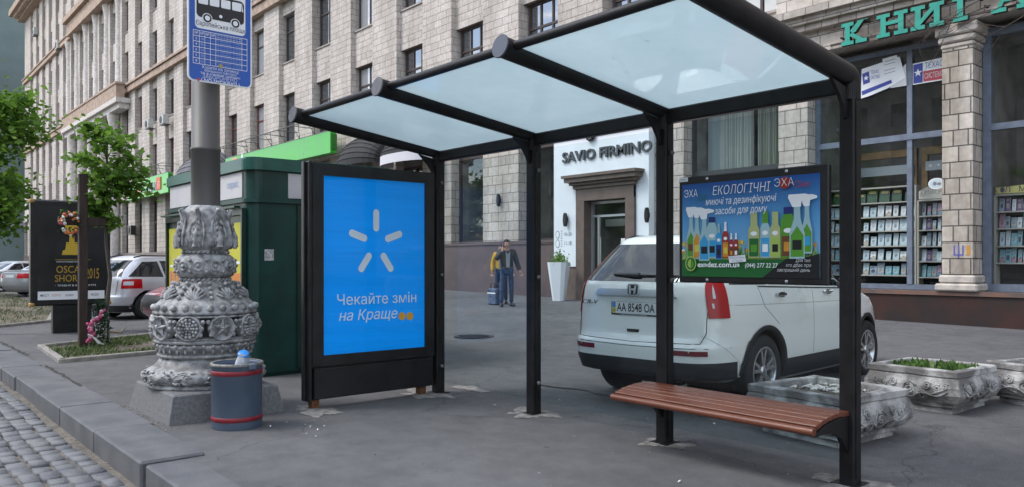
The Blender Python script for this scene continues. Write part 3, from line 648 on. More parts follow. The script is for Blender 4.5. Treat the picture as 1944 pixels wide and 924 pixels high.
for k,(a,b) in enumerate(zip(PX[1:],PX[:-1])):
    m=MB(); m.bx(a+.055,b-.055,PY+.008,PY+.016,.13,2.50); m.build('glass_panel',clear,S,True)
    m=MB()
    for x in(a+.07,b-.07):
        for z in(.3,1.3,2.3): m.lathe([(.02,0),(.02,.02),(0,.024)],(x,PY+.008,z),10,ax=-EY,cap=False)
    m.build('glass_clip',capM,S,True)
# bench
wood=M('red_brown_varnished_wood',(.105,.028,.015),.36,col2=(.165,.054,.026),scale=7,bump=.12,bscale=30,stretch=(.6,9,9),coat=.08)
bx0,bx1=-4.04,-2.40
arc=[(-.04,.470),(-.11,.474),(-.18,.473),(-.25,.467),(-.32,.457),(-.39,.440),(-.452,.412)]
m=MB()
for i,(dy,z) in enumerate(arc):
    t=math.atan2(z-(arc[i-1][1] if i else z),-(dy-(arc[i-1][0] if i else dy+.07))) if i else 0
    u=V((0,math.cos(t),-math.sin(t)))
    if i<6: m.box((( bx0+bx1)/2,PY+dy-.045,z),(bx1-bx0,.0685,.030),0,EX,u,bev=.004)
    else: m.tube([(bx0,PY+dy-.045,z),(bx1,PY+dy-.045,z)],.026,14)
be=m.build('bench_seat',wood,S,True)
for x in (PX[1],PX[0]):
    m=MB(); m.prism([(-.045,.20),(-.045,.455),(-.12,.458),(-.25,.452),(-.38,.43),(-.475,.395),(-.47,.375),(-.36,.38),(-.24,.365),(-.14,.32),(-.085,.25)],V((x-.02,PY,0)),EY,EZ,0,.035); q=m.build('bracket',steel,be); q.location=-S.location
# small plate stuck on the ad-board glass is on the board itself
# ================================================================ ADVERT LIGHTBOX at the shelter's end
blk=M('black_painted_metal',(.009,.009,.010),.38,var=.4,scale=6,bump=.05,bscale=80)
LX=-7.0; T=thing('advertising_lightbox','tall black lightbox with a bright blue poster at the end of the shelter','lightbox',(-7.09,4.15,0))
y0,y1,z0,z1=3.43,4.87,.09,2.405
py0,py1,pz0,pz1=3.555,4.755,.525,2.285
m=MB(); 
m.bx(LX-.17,LX-.045,y0,y1,z0,z1,bev=.01)
m.bx(LX-.044,LX,y0,py0,.42,z1,bev=.006); m.bx(LX-.044,LX,py1,y1,.42,z1,bev=.006); m.bx(LX-.043,LX-.001,py0-.004,py1+.004,pz1,z1-.002); m.bx(LX-.043,LX-.001,py0-.004,py1+.004,.422,pz0)
m.bx(LX-.175,LX+.006,y0-.035,y0-.001,z0-.01,z1+.012,bev=.008); m.bx(LX-.12,LX-.06,y0-.06,y0-.036,z0,z1+.01,bev=.006)
bd=m.build('cabinet',blk,T,True)
m=MB(); m.bx(LX-.046,LX-.002,y0+.02,y1-.02,z0+.01,.405,bev=.008); m.build('lower_panel',blk,T,True)
pb=M('bright_blue_poster',(.002,.26,.80),.55,spec=.15,var=.06,scale=1.5,bump=.8,bscale=2.2,stretch=(1,.25,3.5),detail=2)
_b=pb.node_tree.nodes['Principled BSDF']; _b.inputs['Emission Color'].default_value=(0,.30,1,1); _b.inputs['Emission Strength'].default_value=.11   # the box is lit from inside
m=MB(); m.quad((LX-.030,py0,pz0),(LX-.030,py1,pz0),(LX-.030,py1,pz1),(LX-.030,py0,pz1),0)
oc=V((LX-.030,(py0+py1)/2,1.60))
def lb(px,py): q=onX(px,py,LX-.03); return (q.y-oc.y,q.z-oc.z)
for k,a in enumerate((90,18,-54,-126,162)):
    c=R(a); rr=.235; cx,cy=lb(714,462); P=rot2(rrect(rr-.115,-.037,rr+.115,.037,.0365,8),a); P=[(x*.94+cx,y+cy) for x,y in P]
    m.plate(P,oc,EY,EZ,.003,1)
a1,b1=lb(640,580),lb(790,556); m.text('Чекайте змін',.15,oc+EY*((a1[0]+b1[0])/2)+EZ*(lb(715,567)[1]),EY,EZ,.003,1,width=b1[0]-a1[0])
a1,b1=lb(642,605),lb(753,590); m.text('на Краще',.15,oc+EY*((a1[0]+b1[0])/2)+EZ*(lb(700,597)[1]),EY,EZ,.003,1,shear=.22,width=b1[0]-a1[0])
for px in(763,778): q=lb(px,599); m.plate(ell(.043,.043,20,*q),oc,EY,EZ,.003,2)
m.build('poster',[pb,M('poster_pale_blue_white',(.70,.78,.86),.55),M('poster_orange',(.75,.36,.02),.55)],T,True)
m=MB(); m.quad((LX-.012,py0,pz0),(LX-.012,py1,pz0),(LX-.012,py1,pz1),(LX-.012,py0,pz1)); m.build('glass',glass('lightbox_pane',tint=(.98,.99,.99),ior=1.28),T,True)
rustM=M('rusty_steel',(.10,.04,.02),.85,col2=(.2,.085,.035),scale=25,bump=.4,bscale=70)
for q_ in (y0+.02,y1-.16): m=MB(); m.bx(LX-.13,LX-.05,q_,q_+.08,-.02,z0); m.build('foot',rustM,T,True)

# ================================================================ HANGING ADVERT BOARD with cleaning products
AB=thing('advertising_board','black framed board with bottles on blue and green hung between shelter posts','advert board',(-3.13,4.9,1.69))
bx_0,bx_1,bz0,bz1=-3.73,-2.525,1.29,2.086
m=MB(); m.bx(bx_0,bx_1,4.88,4.925,bz0,bz1,bev=.008); m.build('frame',blk,AB,True)
sk=bpy.data.materials.new('printed_sky'); sk.use_nodes=True; t=sk.node_tree; n=t.nodes; l=t.links; tcn=n.new('ShaderNodeTexCoord'); sp=n.new('ShaderNodeSeparateXYZ'); l.new(tcn.outputs['Object'],sp.inputs[0])
mr=n.new('ShaderNodeMapRange'); mr.inputs['From Min'].default_value=-.25; mr.inputs['From Max'].default_value=.33; l.new(sp.outputs[2],mr.inputs[0]); rp=n.new('ShaderNodeValToRGB'); rp.color_ramp.elements[0].color=(.22,.46,.68,1); rp.color_ramp.elements[1].color=(.014,.09,.32,1); e=rp.color_ramp.elements.new(.5); e.color=(.10,.33,.62,1)
l.new(mr.outputs[0],rp.inputs[0]); l.new(rp.outputs[0],n['Principled BSDF'].inputs['Base Color']); n['Principled BSDF'].inputs['Roughness'].default_value=.25
pc=[sk]+[M('print_'+a,c,.3) for a,c in dict(green=(.012,.13,.03),leafgreen=(.09,.30,.03),white=(.82,.86,.88),dark=(.012,.014,.016),paleblue=(.33,.52,.56),lime=(.35,.50,.10),brown=(.14,.055,.025),navy=(.015,.03,.16),orange=(.62,.28,.03),cyan=(.04,.33,.62),red=(.33,.03,.03),yellow=(.62,.55,.08),teal=(.02,.16,.14),cream=(.42,.47,.20)).items()]
NM=['sky','green','leafgreen','white','dark','paleblue','lime','brown','navy','orange','cyan','red','yellow','teal','cream']; I={k:i for i,k in enumerate(NM)}
ux0,ux1,uz0,uz1=bx_0+.036,bx_1-.056,bz0+.046,bz1-.058; UW,UH=ux1-ux0,uz1-uz0; O=V((ux0,4.878,uz0))
m=MB(); lay=[.001]
def pl(pts,c,d=None):
    if d is None: lay[0]+=.00022; d=lay[0]
    m.plate([(a*UW,b*UH) for a,b in pts],O,EX,EZ,d,I[c])
def rc(a0,b0,a1,b1,c,d=None): pl([(a0,b0),(a1,b0),(a1,b1),(a0,b1)],c,d)
def tx(s,a0,a1,b,h,c='white',shear=.15,bold=.0): lay[0]+=.00022; m.text(s,h*UH*1.35,O+EX*((a0+a1)/2*UW)+EZ*(b*UH),EX,EZ,lay[0]+.001,I[c],ext=.0001,shear=shear,width=(a1-a0)*UW,bold=bold)
rc(0,0,1,1,'sky'); rr=random.Random(2)
for i in range(260):
    a=rr.uniform(0,1); b=.19; h=rr.uniform(.03,.15) if (a<.08 or .36<a<.56 or a>.93) else rr.uniform(.02,.08); wd=rr.uniform(.004,.01); ln=rr.uniform(-.03,.03)
    pl([(max(0,a-wd),b),(min(1,a+wd),b),(min(1,max(0,a+ln)),b+h)],rr.choice(['leafgreen','lime','green','leafgreen']),.0022+i*.000002)
lay[0]=.0032
for i in range(14): a=rr.choice([.02,.03,.05,.42,.46,.5,.47,.97]); pl(ell(.012,.018,8,a+rr.uniform(-.015,.02),rr.uniform(.25,.36)),rr.choice(['yellow','white','orange']))
rc(0,0,1,.19,'green'); rc(0,.187,1,.195,'lime')
pl([(.62,0),(1,0),(1,.24),(.90,.20),(.78,.19)],'dark')
def bottle(a,b,wd,h,body,lab,cap,kind,lab2='dark'):
    if kind=='spray':
        pl([(a-wd/2,b),(a+wd/2,b),(a+wd/2,b+h*.38),(a+wd*.22,b+h*.62),(a+wd*.2,b+h*.8),(a-wd*.2,b+h*.8),(a-wd*.22,b+h*.62),(a-wd/2,b+h*.38)],body)
        pl([(a-wd*.3,b+h*.8),(a+wd*.25,b+h*.8),(a+wd*.3,b+h*.9),(a+wd*.95,b+h*.93),(a+wd*.95,b+h*.97),(a+wd*.5,b+h),(a-wd*.55,b+h),(a-wd*.6,b+h*.95)],cap)
        pl([(a-wd*.42,b+h*.03),(a+wd*.42,b+h*.03),(a+wd*.42,b+h*.35),(a,b+h*.5),(a-wd*.42,b+h*.35)],lab)
        rc(a-wd*.3,b+h*.14,a+wd*.3,b+h*.28,lab2)
    else:
        top=.86 if kind=='jug' else .74
        pl([(a-wd/2,b),(a+wd/2,b),(a+wd/2,b+h*top*.85),(a+wd*.28,b+h*top),(a-wd*.28,b+h*top),(a-wd/2,b+h*top*.85)],body)
        if kind=='pump': pl([(a-wd*.22,b+h*top),(a+wd*.22,b+h*top),(a+wd*.15,b+h*.9),(a+wd*.15,b+h),(a-wd*.15,b+h),(a-wd*.15,b+h*.9)],cap)
        else: rc(a-wd*.3,b+h*top,a+wd*.3,b+h,cap)
        rc(a-wd*.42,b+h*.03,a+wd*.42,b+h*.42,lab); rc(a-wd*.28,b+h*.13,a+wd*.28,b+h*.30,lab2); pl(ell(wd*.3,h*.05,10,a,b+h*.53),'white')
for args in ((.075,.20,.070,.55,'paleblue','leafgreen','white','spray','brown'),(.125,.19,.065,.55,'paleblue','orange','white','spray','yellow'),(.245,.20,.082,.43,'paleblue','cyan','navy','jug','dark'),(.185,.17,.082,.55,'paleblue','cyan','white','spray','dark'),
             (.30,.185,.048,.37,'cyan','navy','paleblue','pump','dark'),(.352,.20,.048,.37,'red','orange','white','pump','yellow'),(.397,.20,.034,.25,'red','brown','white','pump','orange'),(.433,.20,.034,.25,'red','brown','white','pump','white'),
             (.80,.20,.10,.49,'leafgreen','brown','navy','jug','orange'),(.565,.20,.080,.45,'cream','green','cream','can','leafgreen'),(.645,.20,.068,.46,'paleblue','cyan','leafgreen','can','white'),(.715,.20,.070,.45,'cream','lime','cream','can','dark'),
             (.925,.24,.068,.56,'paleblue','leafgreen','white','spray','cyan'),(.862,.19,.100,.62,'paleblue','leafgreen','white','spray','dark')): bottle(*args)
tx('ЕКОЛОГІЧНІ',.258,.682,.893,.100,'dark',.16,.035); tx('ЕКОЛОГІЧНІ',.255,.68,.90,.10,'white',.16,.012)
tx('миючі та дезинфікуючі',.205,.725,.783,.075,'navy',.16,.03); tx('миючі та дезинфікуючі',.203,.723,.787,.075)
tx('засоби для дому',.278,.662,.680,.075,'navy',.16,.03); tx('засоби для дому',.276,.66,.684,.075)
tx('ЭХА',.032,.14,.89,.085,'white',0,.01); tx('дез',.135,.205,.85,.09,'teal',.35,.0)
pl(ell(.040,.058,22,.782,.93),'red'); tx('ЭХА',.712,.842,.93,.085,'white',0,.02); tx('Clean',.84,.945,.905,.07,'red',.3,.0)
pl(rot2([(.385,.155),(.51,.155),(.51,.225),(.385,.225)],7,.45,.19),'white'); tx('вироблено',.39,.505,.205,.032,'navy',.1,.02); tx('в Україні',.41,.49,.172,.032,'navy',.1,.02)
pl(ell(.045,.082,26,.085,.14),'lime'); pl(ell(.037,.068,26,.085,.14),'green'); pl([(.085,.085),(.060,.12),(.062,.165),(.088,.20),(.086,.14)],'lime'); pl([(.090,.085),(.108,.115),(.110,.15),(.093,.19),(.091,.14)],'leafgreen')
tx('exadez.com.ua',.142,.468,.128,.058,'white',0,.022); tx('(044) 277 22 27',.505,.735,.122,.046,'white',.1,.008)
tx('Для тих,',.855,.955,.172,.034,'white',.2,.012); tx('хто дбає про',.79,.955,.125,.034,'white',.2,.012); tx('завтрашній день!',.73,.955,.078,.034,'white',.2,.012)
# transform the printed face so that its local origin is the board's
m.build('poster',pc,AB,True)
m=MB()
for x in(bx_0+.26,bx_1-.30):
    for z in(bz0+.022,bz1-.026): m.lathe([(.012,0),(.012,.004),(.007,.007),(0,.007)],(x,4.88,z),12,ax=-EY,cap=False)
m.build('screw',M('bright_screw',(.6,.6,.62),.3,.9),AB,True)
m=MB(); m.bx(bx_0+.004,bx_0+.085,4.876,4.879,bz1-.034,bz1-.003,0); m.text('реклама',.014,V((bx_0+.044,4.876,bz1-.018)),EX,EZ,.001,1,ext=.0002); m.build('sticker',[M('white_card',(.75,.77,.78),.7),M('grey_print',(.2,.2,.22),.7)],AB,True)
# ================================================================ STREET LAMP with ornate cast base
LPX,LPY=-7.78,2.68
LP=thing('street_lamp','tall grey street lamp with an ornate silver cast base on a granite block','street lamp',(LPX,LPY,0))
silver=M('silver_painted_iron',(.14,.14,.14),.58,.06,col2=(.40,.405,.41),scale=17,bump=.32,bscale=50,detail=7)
poleM=M('grey_painted_pole',(.105,.101,.096),.5,.08,col2=(.07,.066,.064),scale=2.2,bump=.12,bscale=18,stretch=(1,1,.35))
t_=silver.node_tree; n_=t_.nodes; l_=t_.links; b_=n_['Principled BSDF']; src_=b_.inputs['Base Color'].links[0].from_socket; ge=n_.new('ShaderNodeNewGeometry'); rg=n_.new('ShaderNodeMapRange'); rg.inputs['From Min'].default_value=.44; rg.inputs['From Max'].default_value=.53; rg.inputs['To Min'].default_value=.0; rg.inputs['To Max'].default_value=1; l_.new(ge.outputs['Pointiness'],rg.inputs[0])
mxg=n_.new('ShaderNodeMix'); mxg.data_type='RGBA'; mxg.inputs['A'].default_value=(.045,.04,.034,1); l_.new(rg.outputs[0],mxg.inputs[0]); l_.new(src_,mxg.inputs['B']); l_.new(mxg.outputs['Result'],b_.inputs['Base Color'])  # recess shade and grime mixed into the silver colour by pointiness
granB=M('flecked_grey_granite',(.105,.108,.112),.75,col2=(.16,.16,.165),scale=38,bump=.2,bscale=90,detail=3)
m=MB(); a,b,a2,b2=.64,.54,.585,.485
vs=[(LPX+i*a,LPY+j*b,-.02) for i,j in((-1,-1),(1,-1),(1,1),(-1,1))]+[(LPX+i*a2,LPY+j*b2,.245) for i,j in((-1,-1),(1,-1),(1,1),(-1,1))]+[(LPX+i*(a2-.02),LPY+j*(b2-.02),.26) for i,j in((-1,-1),(1,-1),(1,1),(-1,1))]
m.add(vs,[(0,1,5,4),(1,2,6,5),(2,3,7,6),(3,0,4,7),(4,5,9,8),(5,6,10,9),(6,7,11,10),(7,4,8,11),(8,9,10,11)]); m.build('plinth_block',granB,LP,True)
c=V((LPX,LPY,0)); m=MB()
m.tube([c+EZ*1.98,c+EZ*2.52,c+EZ*2.525,c+EZ*2.55,c+EZ*2.555,c+EZ*5.5,c+EZ*9],[.137,.137,.143,.143,.133,.128,.09],24); m.build('pole',poleM,LP,True)
m=MB(); m.tube([c+EZ*8.9,c+EZ*9.3+V((0,-.5,0)),c+EZ*9.45+V((0,-1.8,0))],[.06,.05,.04],10); q=m.build('lamp_arm',poleM,LP,True); m=MB(); m.ball(c+V((0,-2.1,9.42)),.28,12,8,0,(.6,1.3,.35)); m.build('lamp_head',poleM,LP,True)
# foot: disc, leaf-carved torus, neck
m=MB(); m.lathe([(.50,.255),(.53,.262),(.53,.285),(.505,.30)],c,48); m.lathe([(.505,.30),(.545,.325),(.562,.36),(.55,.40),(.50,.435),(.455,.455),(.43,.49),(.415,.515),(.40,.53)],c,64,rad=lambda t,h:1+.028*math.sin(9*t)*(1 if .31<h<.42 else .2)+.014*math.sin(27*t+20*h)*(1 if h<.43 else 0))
rr=random.Random(6)
for k in range(8):
    t0=2*math.pi*k/8
    for i in range(30):
        t=t0+rr.uniform(-.30,.30); h=.315+.115*rr.random(); q=lambda t,h:c+V((math.cos(t)*(.562-4.5*(h-.36)**2),math.sin(t)*(.562-4.5*(h-.36)**2),h))
        e=rr.uniform(.05,.11)*(1 if rr.random()<.5 else -1); g_=rr.uniform(-.035,.035); m.tube([q(t,h),q(t+e*.5,h+g_*.7),q(t+e,min(.44,max(.31,h+g_)))],[.006,.013,.003],5)
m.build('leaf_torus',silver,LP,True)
m=MB(); m.lathe([(.40,.53),(.435,.545),(.44,.56),(.425,.575),(.43,.60),(.455,.635),(.462,.655),(.445,.67),(.47,.68),(.475,.70),(.46,.712),(.46,.72)],c,64)
for k in range(34):
    t=2*math.pi*k/34; d=V((math.cos(t),math.sin(t),0)); m.ball(c+d*.462+EZ*.655,.022,6,5,0,(.6,.9,.8),Matrix.Rotation(t,3,'Z')); m.ball(c+d*.442+EZ*.605,.018,6,5,0,(.6,.7,1.4),Matrix.Rotation(t,3,'Z'))
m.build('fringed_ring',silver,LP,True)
m=MB(); m.lathe([(.425,.70),(.425,.94)],c,48,1)
def medal(t,kind):
    d=V((math.cos(t),math.sin(t),0)); u=V((-d.y,d.x,0)); o=c+d*.475+EZ*.825
    m.lathe([(.118,-.075),(.120,.0),(.112,.018),(.10,.012),(.098,.004),(0,.006)],o,28,0,True,ax=d,cap=False)
    if kind=='star':
        P=star(.095,.040,5); vs=[o+u*x+EZ*y+d*.012 for x,y in P]+[o+d*.06]; m.add(vs,[(i,(i+1)%10,10) for i in range(10)])
    else:
        for r_,nn,s_ in((.080,14,.017),(.052,10,.015),(.028,6,.013)):
            for i in range(nn): a=2*math.pi*i/nn; m.ball(o+(u*math.cos(a)+EZ*math.sin(a))*r_+d*.014,s_,6,4)
        m.ball(o+d*.02,.018,8,5)
    # side petals
    for s_ in(-1,1):
        for i in range(3): m.ball(o+u*s_*(.105+.012*i)+EZ*(i-1)*.06+d*-.005,.022,6,4,0,(1,1,1))
t0=math.atan2(-LPY,-LPX)
for k in range(10): medal(t0+2*math.pi*(k-.5)/10,'star' if k%2==1 else 'rosette')
m.lathe([(.47,.712),(.475,.728),(.42,.738)],c,48,0,False,cap=False); m.lathe([(.42,.915),(.472,.925),(.47,.94)],c,48,0,False,cap=False)
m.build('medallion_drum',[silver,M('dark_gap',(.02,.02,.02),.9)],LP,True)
m=MB(); m.lathe([(.44,.94),(.478,.95),(.48,.97),(.465,.99),(.455,1.03),(.43,1.06),(.385,1.10),(.34,1.15),(.30,1.19),(.26,1.225),(.235,1.25),(.225,1.265)],c,64,rad=lambda t,h:1+(.035*math.sin(8*t) if 1.06<h<1.24 else 0))
for k in range(26):
    t=2*math.pi*k/26; d=V((math.cos(t),math.sin(t),0)); m.ball(c+d*.468+EZ*1.01,.032,8,6)
for k in range(8):
    t=2*math.pi*(k+.25)/8; d=V((math.cos(t),math.sin(t),0)); u=V((-d.y,d.x,0))
    for i in range(7):
        a=(i-3)*.42; m.tube([c+d*.40+EZ*1.085,c+d*.385+u*math.sin(a)*.06+EZ*(1.10+.06*math.cos(a)),c+d*.345+u*math.sin(a)*.10+EZ*(1.115+.085*math.cos(a))],[.012,.016,.008],6)
    for i in range(5): m.ball(c+d*(.30+.02*i)+u*(-1)**i*.03+EZ*(1.235-.03*i),.024,6,4)
    t2=t+math.pi/8; d2=V((math.cos(t2),math.sin(t2),0)); 
    for i in range(4): m.ball(c+d2*(.27+.04*i)+EZ*(1.24-.045*i),.022,6,4)
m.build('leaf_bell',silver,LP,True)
m=MB(); 
for z,r_ in((1.272,.225),(1.538,.205)):
    for k in range(30): t=2*math.pi*k/30; d=V((math.cos(t),math.sin(t),0)); u=V((-d.y,d.x,0)); m.ball(c+d*r_+EZ*z,.020,6,5,0,(1,1.5,.8),Matrix.Rotation(t,3,'Z')@Matrix.Rotation(.6,3,'X'))
m.lathe([(.225,1.255),(.225,1.29),(.235,1.295),(.262,1.315),(.272,1.36),(.270,1.45),(.258,1.49),(.225,1.515),(.205,1.52),(.205,1.56)],c,40)
for k in range(11):
    t=2*math.pi*k/11; d=V((math.cos(t),math.sin(t),0)); u=V((-d.y,d.x,0)); o=c+d*.268+EZ*1.405
    m.lathe([(.052,-.01),(.052,.012),(.042,.016),(.036,.006),(0,.008)],o,14,0,True,ax=d,cap=False); m.ball(o+d*.015,.018,6,5)
    for s_ in(-.055,.055): m.ball(o+u*.075+EZ*s_,.018,6,4)
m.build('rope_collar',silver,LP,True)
m=MB(); m.lathe([(.19,1.55),(.235,1.575),(.268,1.62),(.272,1.67),(.255,1.74),(.225,1.82),(.21,1.88),(.205,1.93),(.165,1.97),(.145,1.985)],c,64,rad=lambda t,h:1+.03*math.cos(8*t)*(1 if h<1.9 else .3))
for k in range(8):
    t=2*math.pi*(k+.18)/8; d=V((math.cos(t),math.sin(t),0)); u=V((-d.y,d.x,0))
    for i in range(5):
        z=1.60+.052*i; r_=.285-.006*i
        for s_ in(-1,1): m.ball(c+d*r_+u*s_*.020+EZ*z,.022-.002*i,6,4,0,(.5,.8,1.5),Matrix.Rotation(t,3,'Z')@Matrix.Rotation(s_*.5,3,'X'))
    m.tube([c+d*.285+EZ*1.59,c+d*.288+EZ*1.68,c+d*.265+EZ*1.76],[.03,.022,.012],8); 
    for s_ in(-1,1): m.tube([c+d*.262+u*s_*.055+EZ*1.60,c+d*.262+u*s_*.07+EZ*1.70,c+d*.235+u*s_*.055+EZ*1.80,c+d*.21+u*s_*.02+EZ*1.86],[.008,.012,.012,.008],6)
    m.tube([c+d*.205+EZ*1.80,c+d*.218+EZ*1.89,c+d*.245+EZ*1.945,c+d*.262+EZ*1.935],[.03,.028,.02,.008],8)
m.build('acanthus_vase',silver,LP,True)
# ================================================================ BUS STOP SIGN on the pole
sx=-7.56
def sg(px,py): q=onX(px,py,sx); return q
tl=sg(356,152); tr=sg(478,167); ya,yb=tl.y,tr.y; zb=tl.z; W_=yb-ya; H_=1.42
BS=thing('bus_stop_sign','blue and white bus stop sign plate strapped to the grey lamp post','bus stop sign',(sx,(ya+yb)/2,zb))
wht=M('sign_white',(.80,.82,.85),.35); blu=M('sign_blue',(.018,.095,.42),.35,var=.08,scale=3); blk2=M('sign_black',(.015,.015,.018),.4); lbl=M('sign_pale_blue',(.30,.45,.75),.4); red_=M('sign_red',(.55,.05,.06),.4)
m=MB(); O=V((sx,ya,zb)); kx=W_; P=rrect(0,0,W_,H_,.05)
m.prism(P,O,EY,EZ,-.012,0,0); m.plate(rrect(.014,.014,W_-.014,H_-.014,.045),O,EY,EZ,.0025,1)
def at(px,py): q=sg(px,py); return (q.y-ya,q.z-zb)
xl,zl=at(372,44)[0],at(420,62)[1]; xr=at(470,60)[0]
m.plate(rrect(.065*W_/.6,zl,W_-.065*W_/.6,H_-.05,.04),O,EY,EZ,.004,0)
# bus pictogram, leaning with the sheet as printed
bz=at(420,28)[1]+.02; bxm=W_*.50; bw,bh=W_*.74,.205
m.plate(rrect(bxm-bw/2,bz-bh*.42,bxm+bw/2,bz+bh*.70,.04),O,EY,EZ,.006,2)
for k in range(4): q=bxm-bw/2+bw*(.035+.235*k); m.plate(rrect(q,bz+bh*.20,q+bw*.20,bz+bh*.60,.012),O,EY,EZ,.008,0)
m.plate([(bxm+bw*.46,bz+bh*.2),(bxm+bw*.485,bz+bh*.2),(bxm+bw*.45,bz+bh*.6),(bxm+bw*.44,bz+bh*.6)],O,EY,EZ,.008,0)
for q in(-.28,.31):
    for r_,cc,dd in((.048,0,.008),(.040,2,.010),(.024,0,.012)): m.plate(ell(r_,r_,22,bxm+bw*q,bz-bh*.42),O,EY,EZ,dd,cc)
m.plate(ell(.016,.016,14,bxm,bz-bh*.22),O,EY,EZ,.008,0)
m.text('Європейська площа',.062,O+EY*(W_/2)+EZ*(at(417,52)[1]),EY,EZ,.006,2,ext=.0004,width=W_*.76)
t_top,t_bot=at(417,66)[1],at(417,128)[1]; rowh=(t_top-t_bot)/6
for k in range(7): z=t_bot+rowh*k; m.plate([(.05,z-.0025),(W_-.05,z-.0025),(W_-.05,z+.0025),(.05,z+.0025)],O,EY,EZ,.005,0)
cols=[.05+(W_-.1)*q for q in(.0,.11,.21,.31,.41,.90,1)]
for q in cols: m.plate([(q-.002,t_bot),(q+.002,t_bot),(q+.002,t_top),(q-.002,t_top)],O,EY,EZ,.0052,0)
for r_ in range(6):
    z=t_bot+rowh*(r_+.5)
    for ci in range(4):
        if r_==5 or ci<2: m.text('№№№№'[ci] if r_==5 else (['8','5','6','4','2'][r_] if ci==0 else ['62','38','24','90','18'][r_]),rowh*.62,O+EY*((cols[ci]+cols[ci+1])/2)+EZ*z,EY,EZ,.0055,0 if r_==5 or ci==0 else 3,ext=.0003)
        else: m.text('—',rowh*.5,O+EY*((cols[ci]+cols[ci+1])/2)+EZ*z,EY,EZ,.0055,3,ext=.0003)
    for h in(.22,-.22): m.text('10 12 15 20 25 30 35 40' if r_%2 else 'пл. Європейська – ст. метро',rowh*.34,O+EY*((cols[4]+cols[5])/2)+EZ*(z+h*rowh),EY,EZ,.0055,3 if r_!=5 else 0,ext=.0003,width=(cols[5]-cols[4])*.9)
def ln(s,py,h,wk,bold=0,c=0): m.text(s,h,O+EY*(W_/2)+EZ*at(417,py)[1],EY,EZ,.0055,c,ext=.0004,width=W_*wk,bold=bold)
ln('Курити на зупинці',133,.045,.56,.006); ln('громадського транспорту',139,.03,.5); ln('та в салоні суворо',144,.03,.62)
ln('ЗАБОРОНЕНО!',150,.055,.56,.012); ln('( NO SMOKING! )',157.5,.045,.60,.01); q=at(388,150); m.plate(ell(.014,.014,14,W_*.16,at(417,157.5)[1]),O,EY,EZ,.0062,4)
m.plate(ell(.02,.02,12,W_*.5,at(417,132)[1]+.03),O,EY,EZ,.0068,5)
m.build('sign_plate',[wht,blu,blk2,lbl,red_,M('sign_ochre',(.4,.33,.1),.6)],BS,True)
m=MB()
for z in(zb+.25,zb+1.1):
    m.lathe([(.138,z-.015),(.142,z),(.138,z+.015)],(LPX,LPY,0),24,cap=False); m.bx(sx-.09,sx-.012,LPY-.04,LPY+.04,z-.02,z+.02)
m.build('clamp',poleM,BS,True)
# ================================================================ LITTER BIN and the bottle in it
BX,BY=-6.775,2.605
BN=thing('litter_bin','round grey metal litter bin with two red bands beside the lamp base','litter bin',(BX,BY,0))
bm=M('slate_grey_bin_paint',(.070,.100,.150),.5,col2=(.088,.118,.165),scale=5,bump=.12,bscale=70)
c=V((BX,BY,0)); m=MB(); m.lathe([(.205,0),(.212,.02),(.213,.54),(.221,.545),(.221,.562),(.200,.562),(.198,.54),(.196,.06),(0,.06)],c,40,cap=False); m.build('drum',bm,BN,True)
rb=M('red_band_paint',(.20,.011,.02),.5,var=.15,scale=15)
for z in(.068,.465): m=MB(); m.lathe([(.2131,z),(.2165,z+.003),(.2165,z+.037),(.2131,z+.04)],c,40,cap=False); m.build('band',rb,BN,True)
m=MB(); m.lathe([(.222,.545),(.2235,.552),(.2225,.566),(.214,.569),(.199,.566)],c,40,cap=False); m.build('rim',M('worn_rim_metal',(.22,.215,.20),.6,.3,var=.4,scale=25),BN,True)
m=MB(); m.box(c+V((.216,.05,.54)),(.03,.06,.05),bev=.008); m.build('hinge',bm,BN,True)
m=MB(); rr=random.Random(1)
for i in range(16): m.ball(c+V((rr.uniform(-.12,.12),rr.uniform(-.12,.12),.36+rr.random()*.06)),.06,7,5,0,(1,1,.6))
tag(m.build('rubbish',M('crumpled_rubbish',(.12,.11,.10),.8,var=.5,scale=9),off=(BX,BY,.38)),'dark crumpled rubbish inside the round litter bin','rubbish',kind='stuff')
BT=thing('paper_cup','silvery crumpled drink carton with a blue top sticking out of the bin','drink carton',(BX+.0,BY+.02,.40))
bt=V((BX+.01,BY+.02,.40)); ax=(V((.16,-.02,1))+V((0,.10,0))).normalized(); m=MB()
m.lathe([(.060,.0),(.062,.10),(.058,.17),(.046,.215),(.042,.245)],bt,18,ax=ax,rad=lambda t,h:1+.05*math.sin(3*t+h*20),cap=False); m.build('body',M('silver_grey_plastic',(.50,.53,.58),.35,.2,var=.2,scale=20,bump=.3,bscale=25),BT,True)
m=MB(); n_=V((.80,-.42,.42)).normalized(); m.lathe([(.0485,-.03),(.0485,.008),(.044,.014),(0,.015)],bt+ax*.238,20,ax=(ax+n_*.95).normalized(),cap=False); m.build('cap',M('bright_blue_plastic',(.02,.22,.62),.4),BT,True)
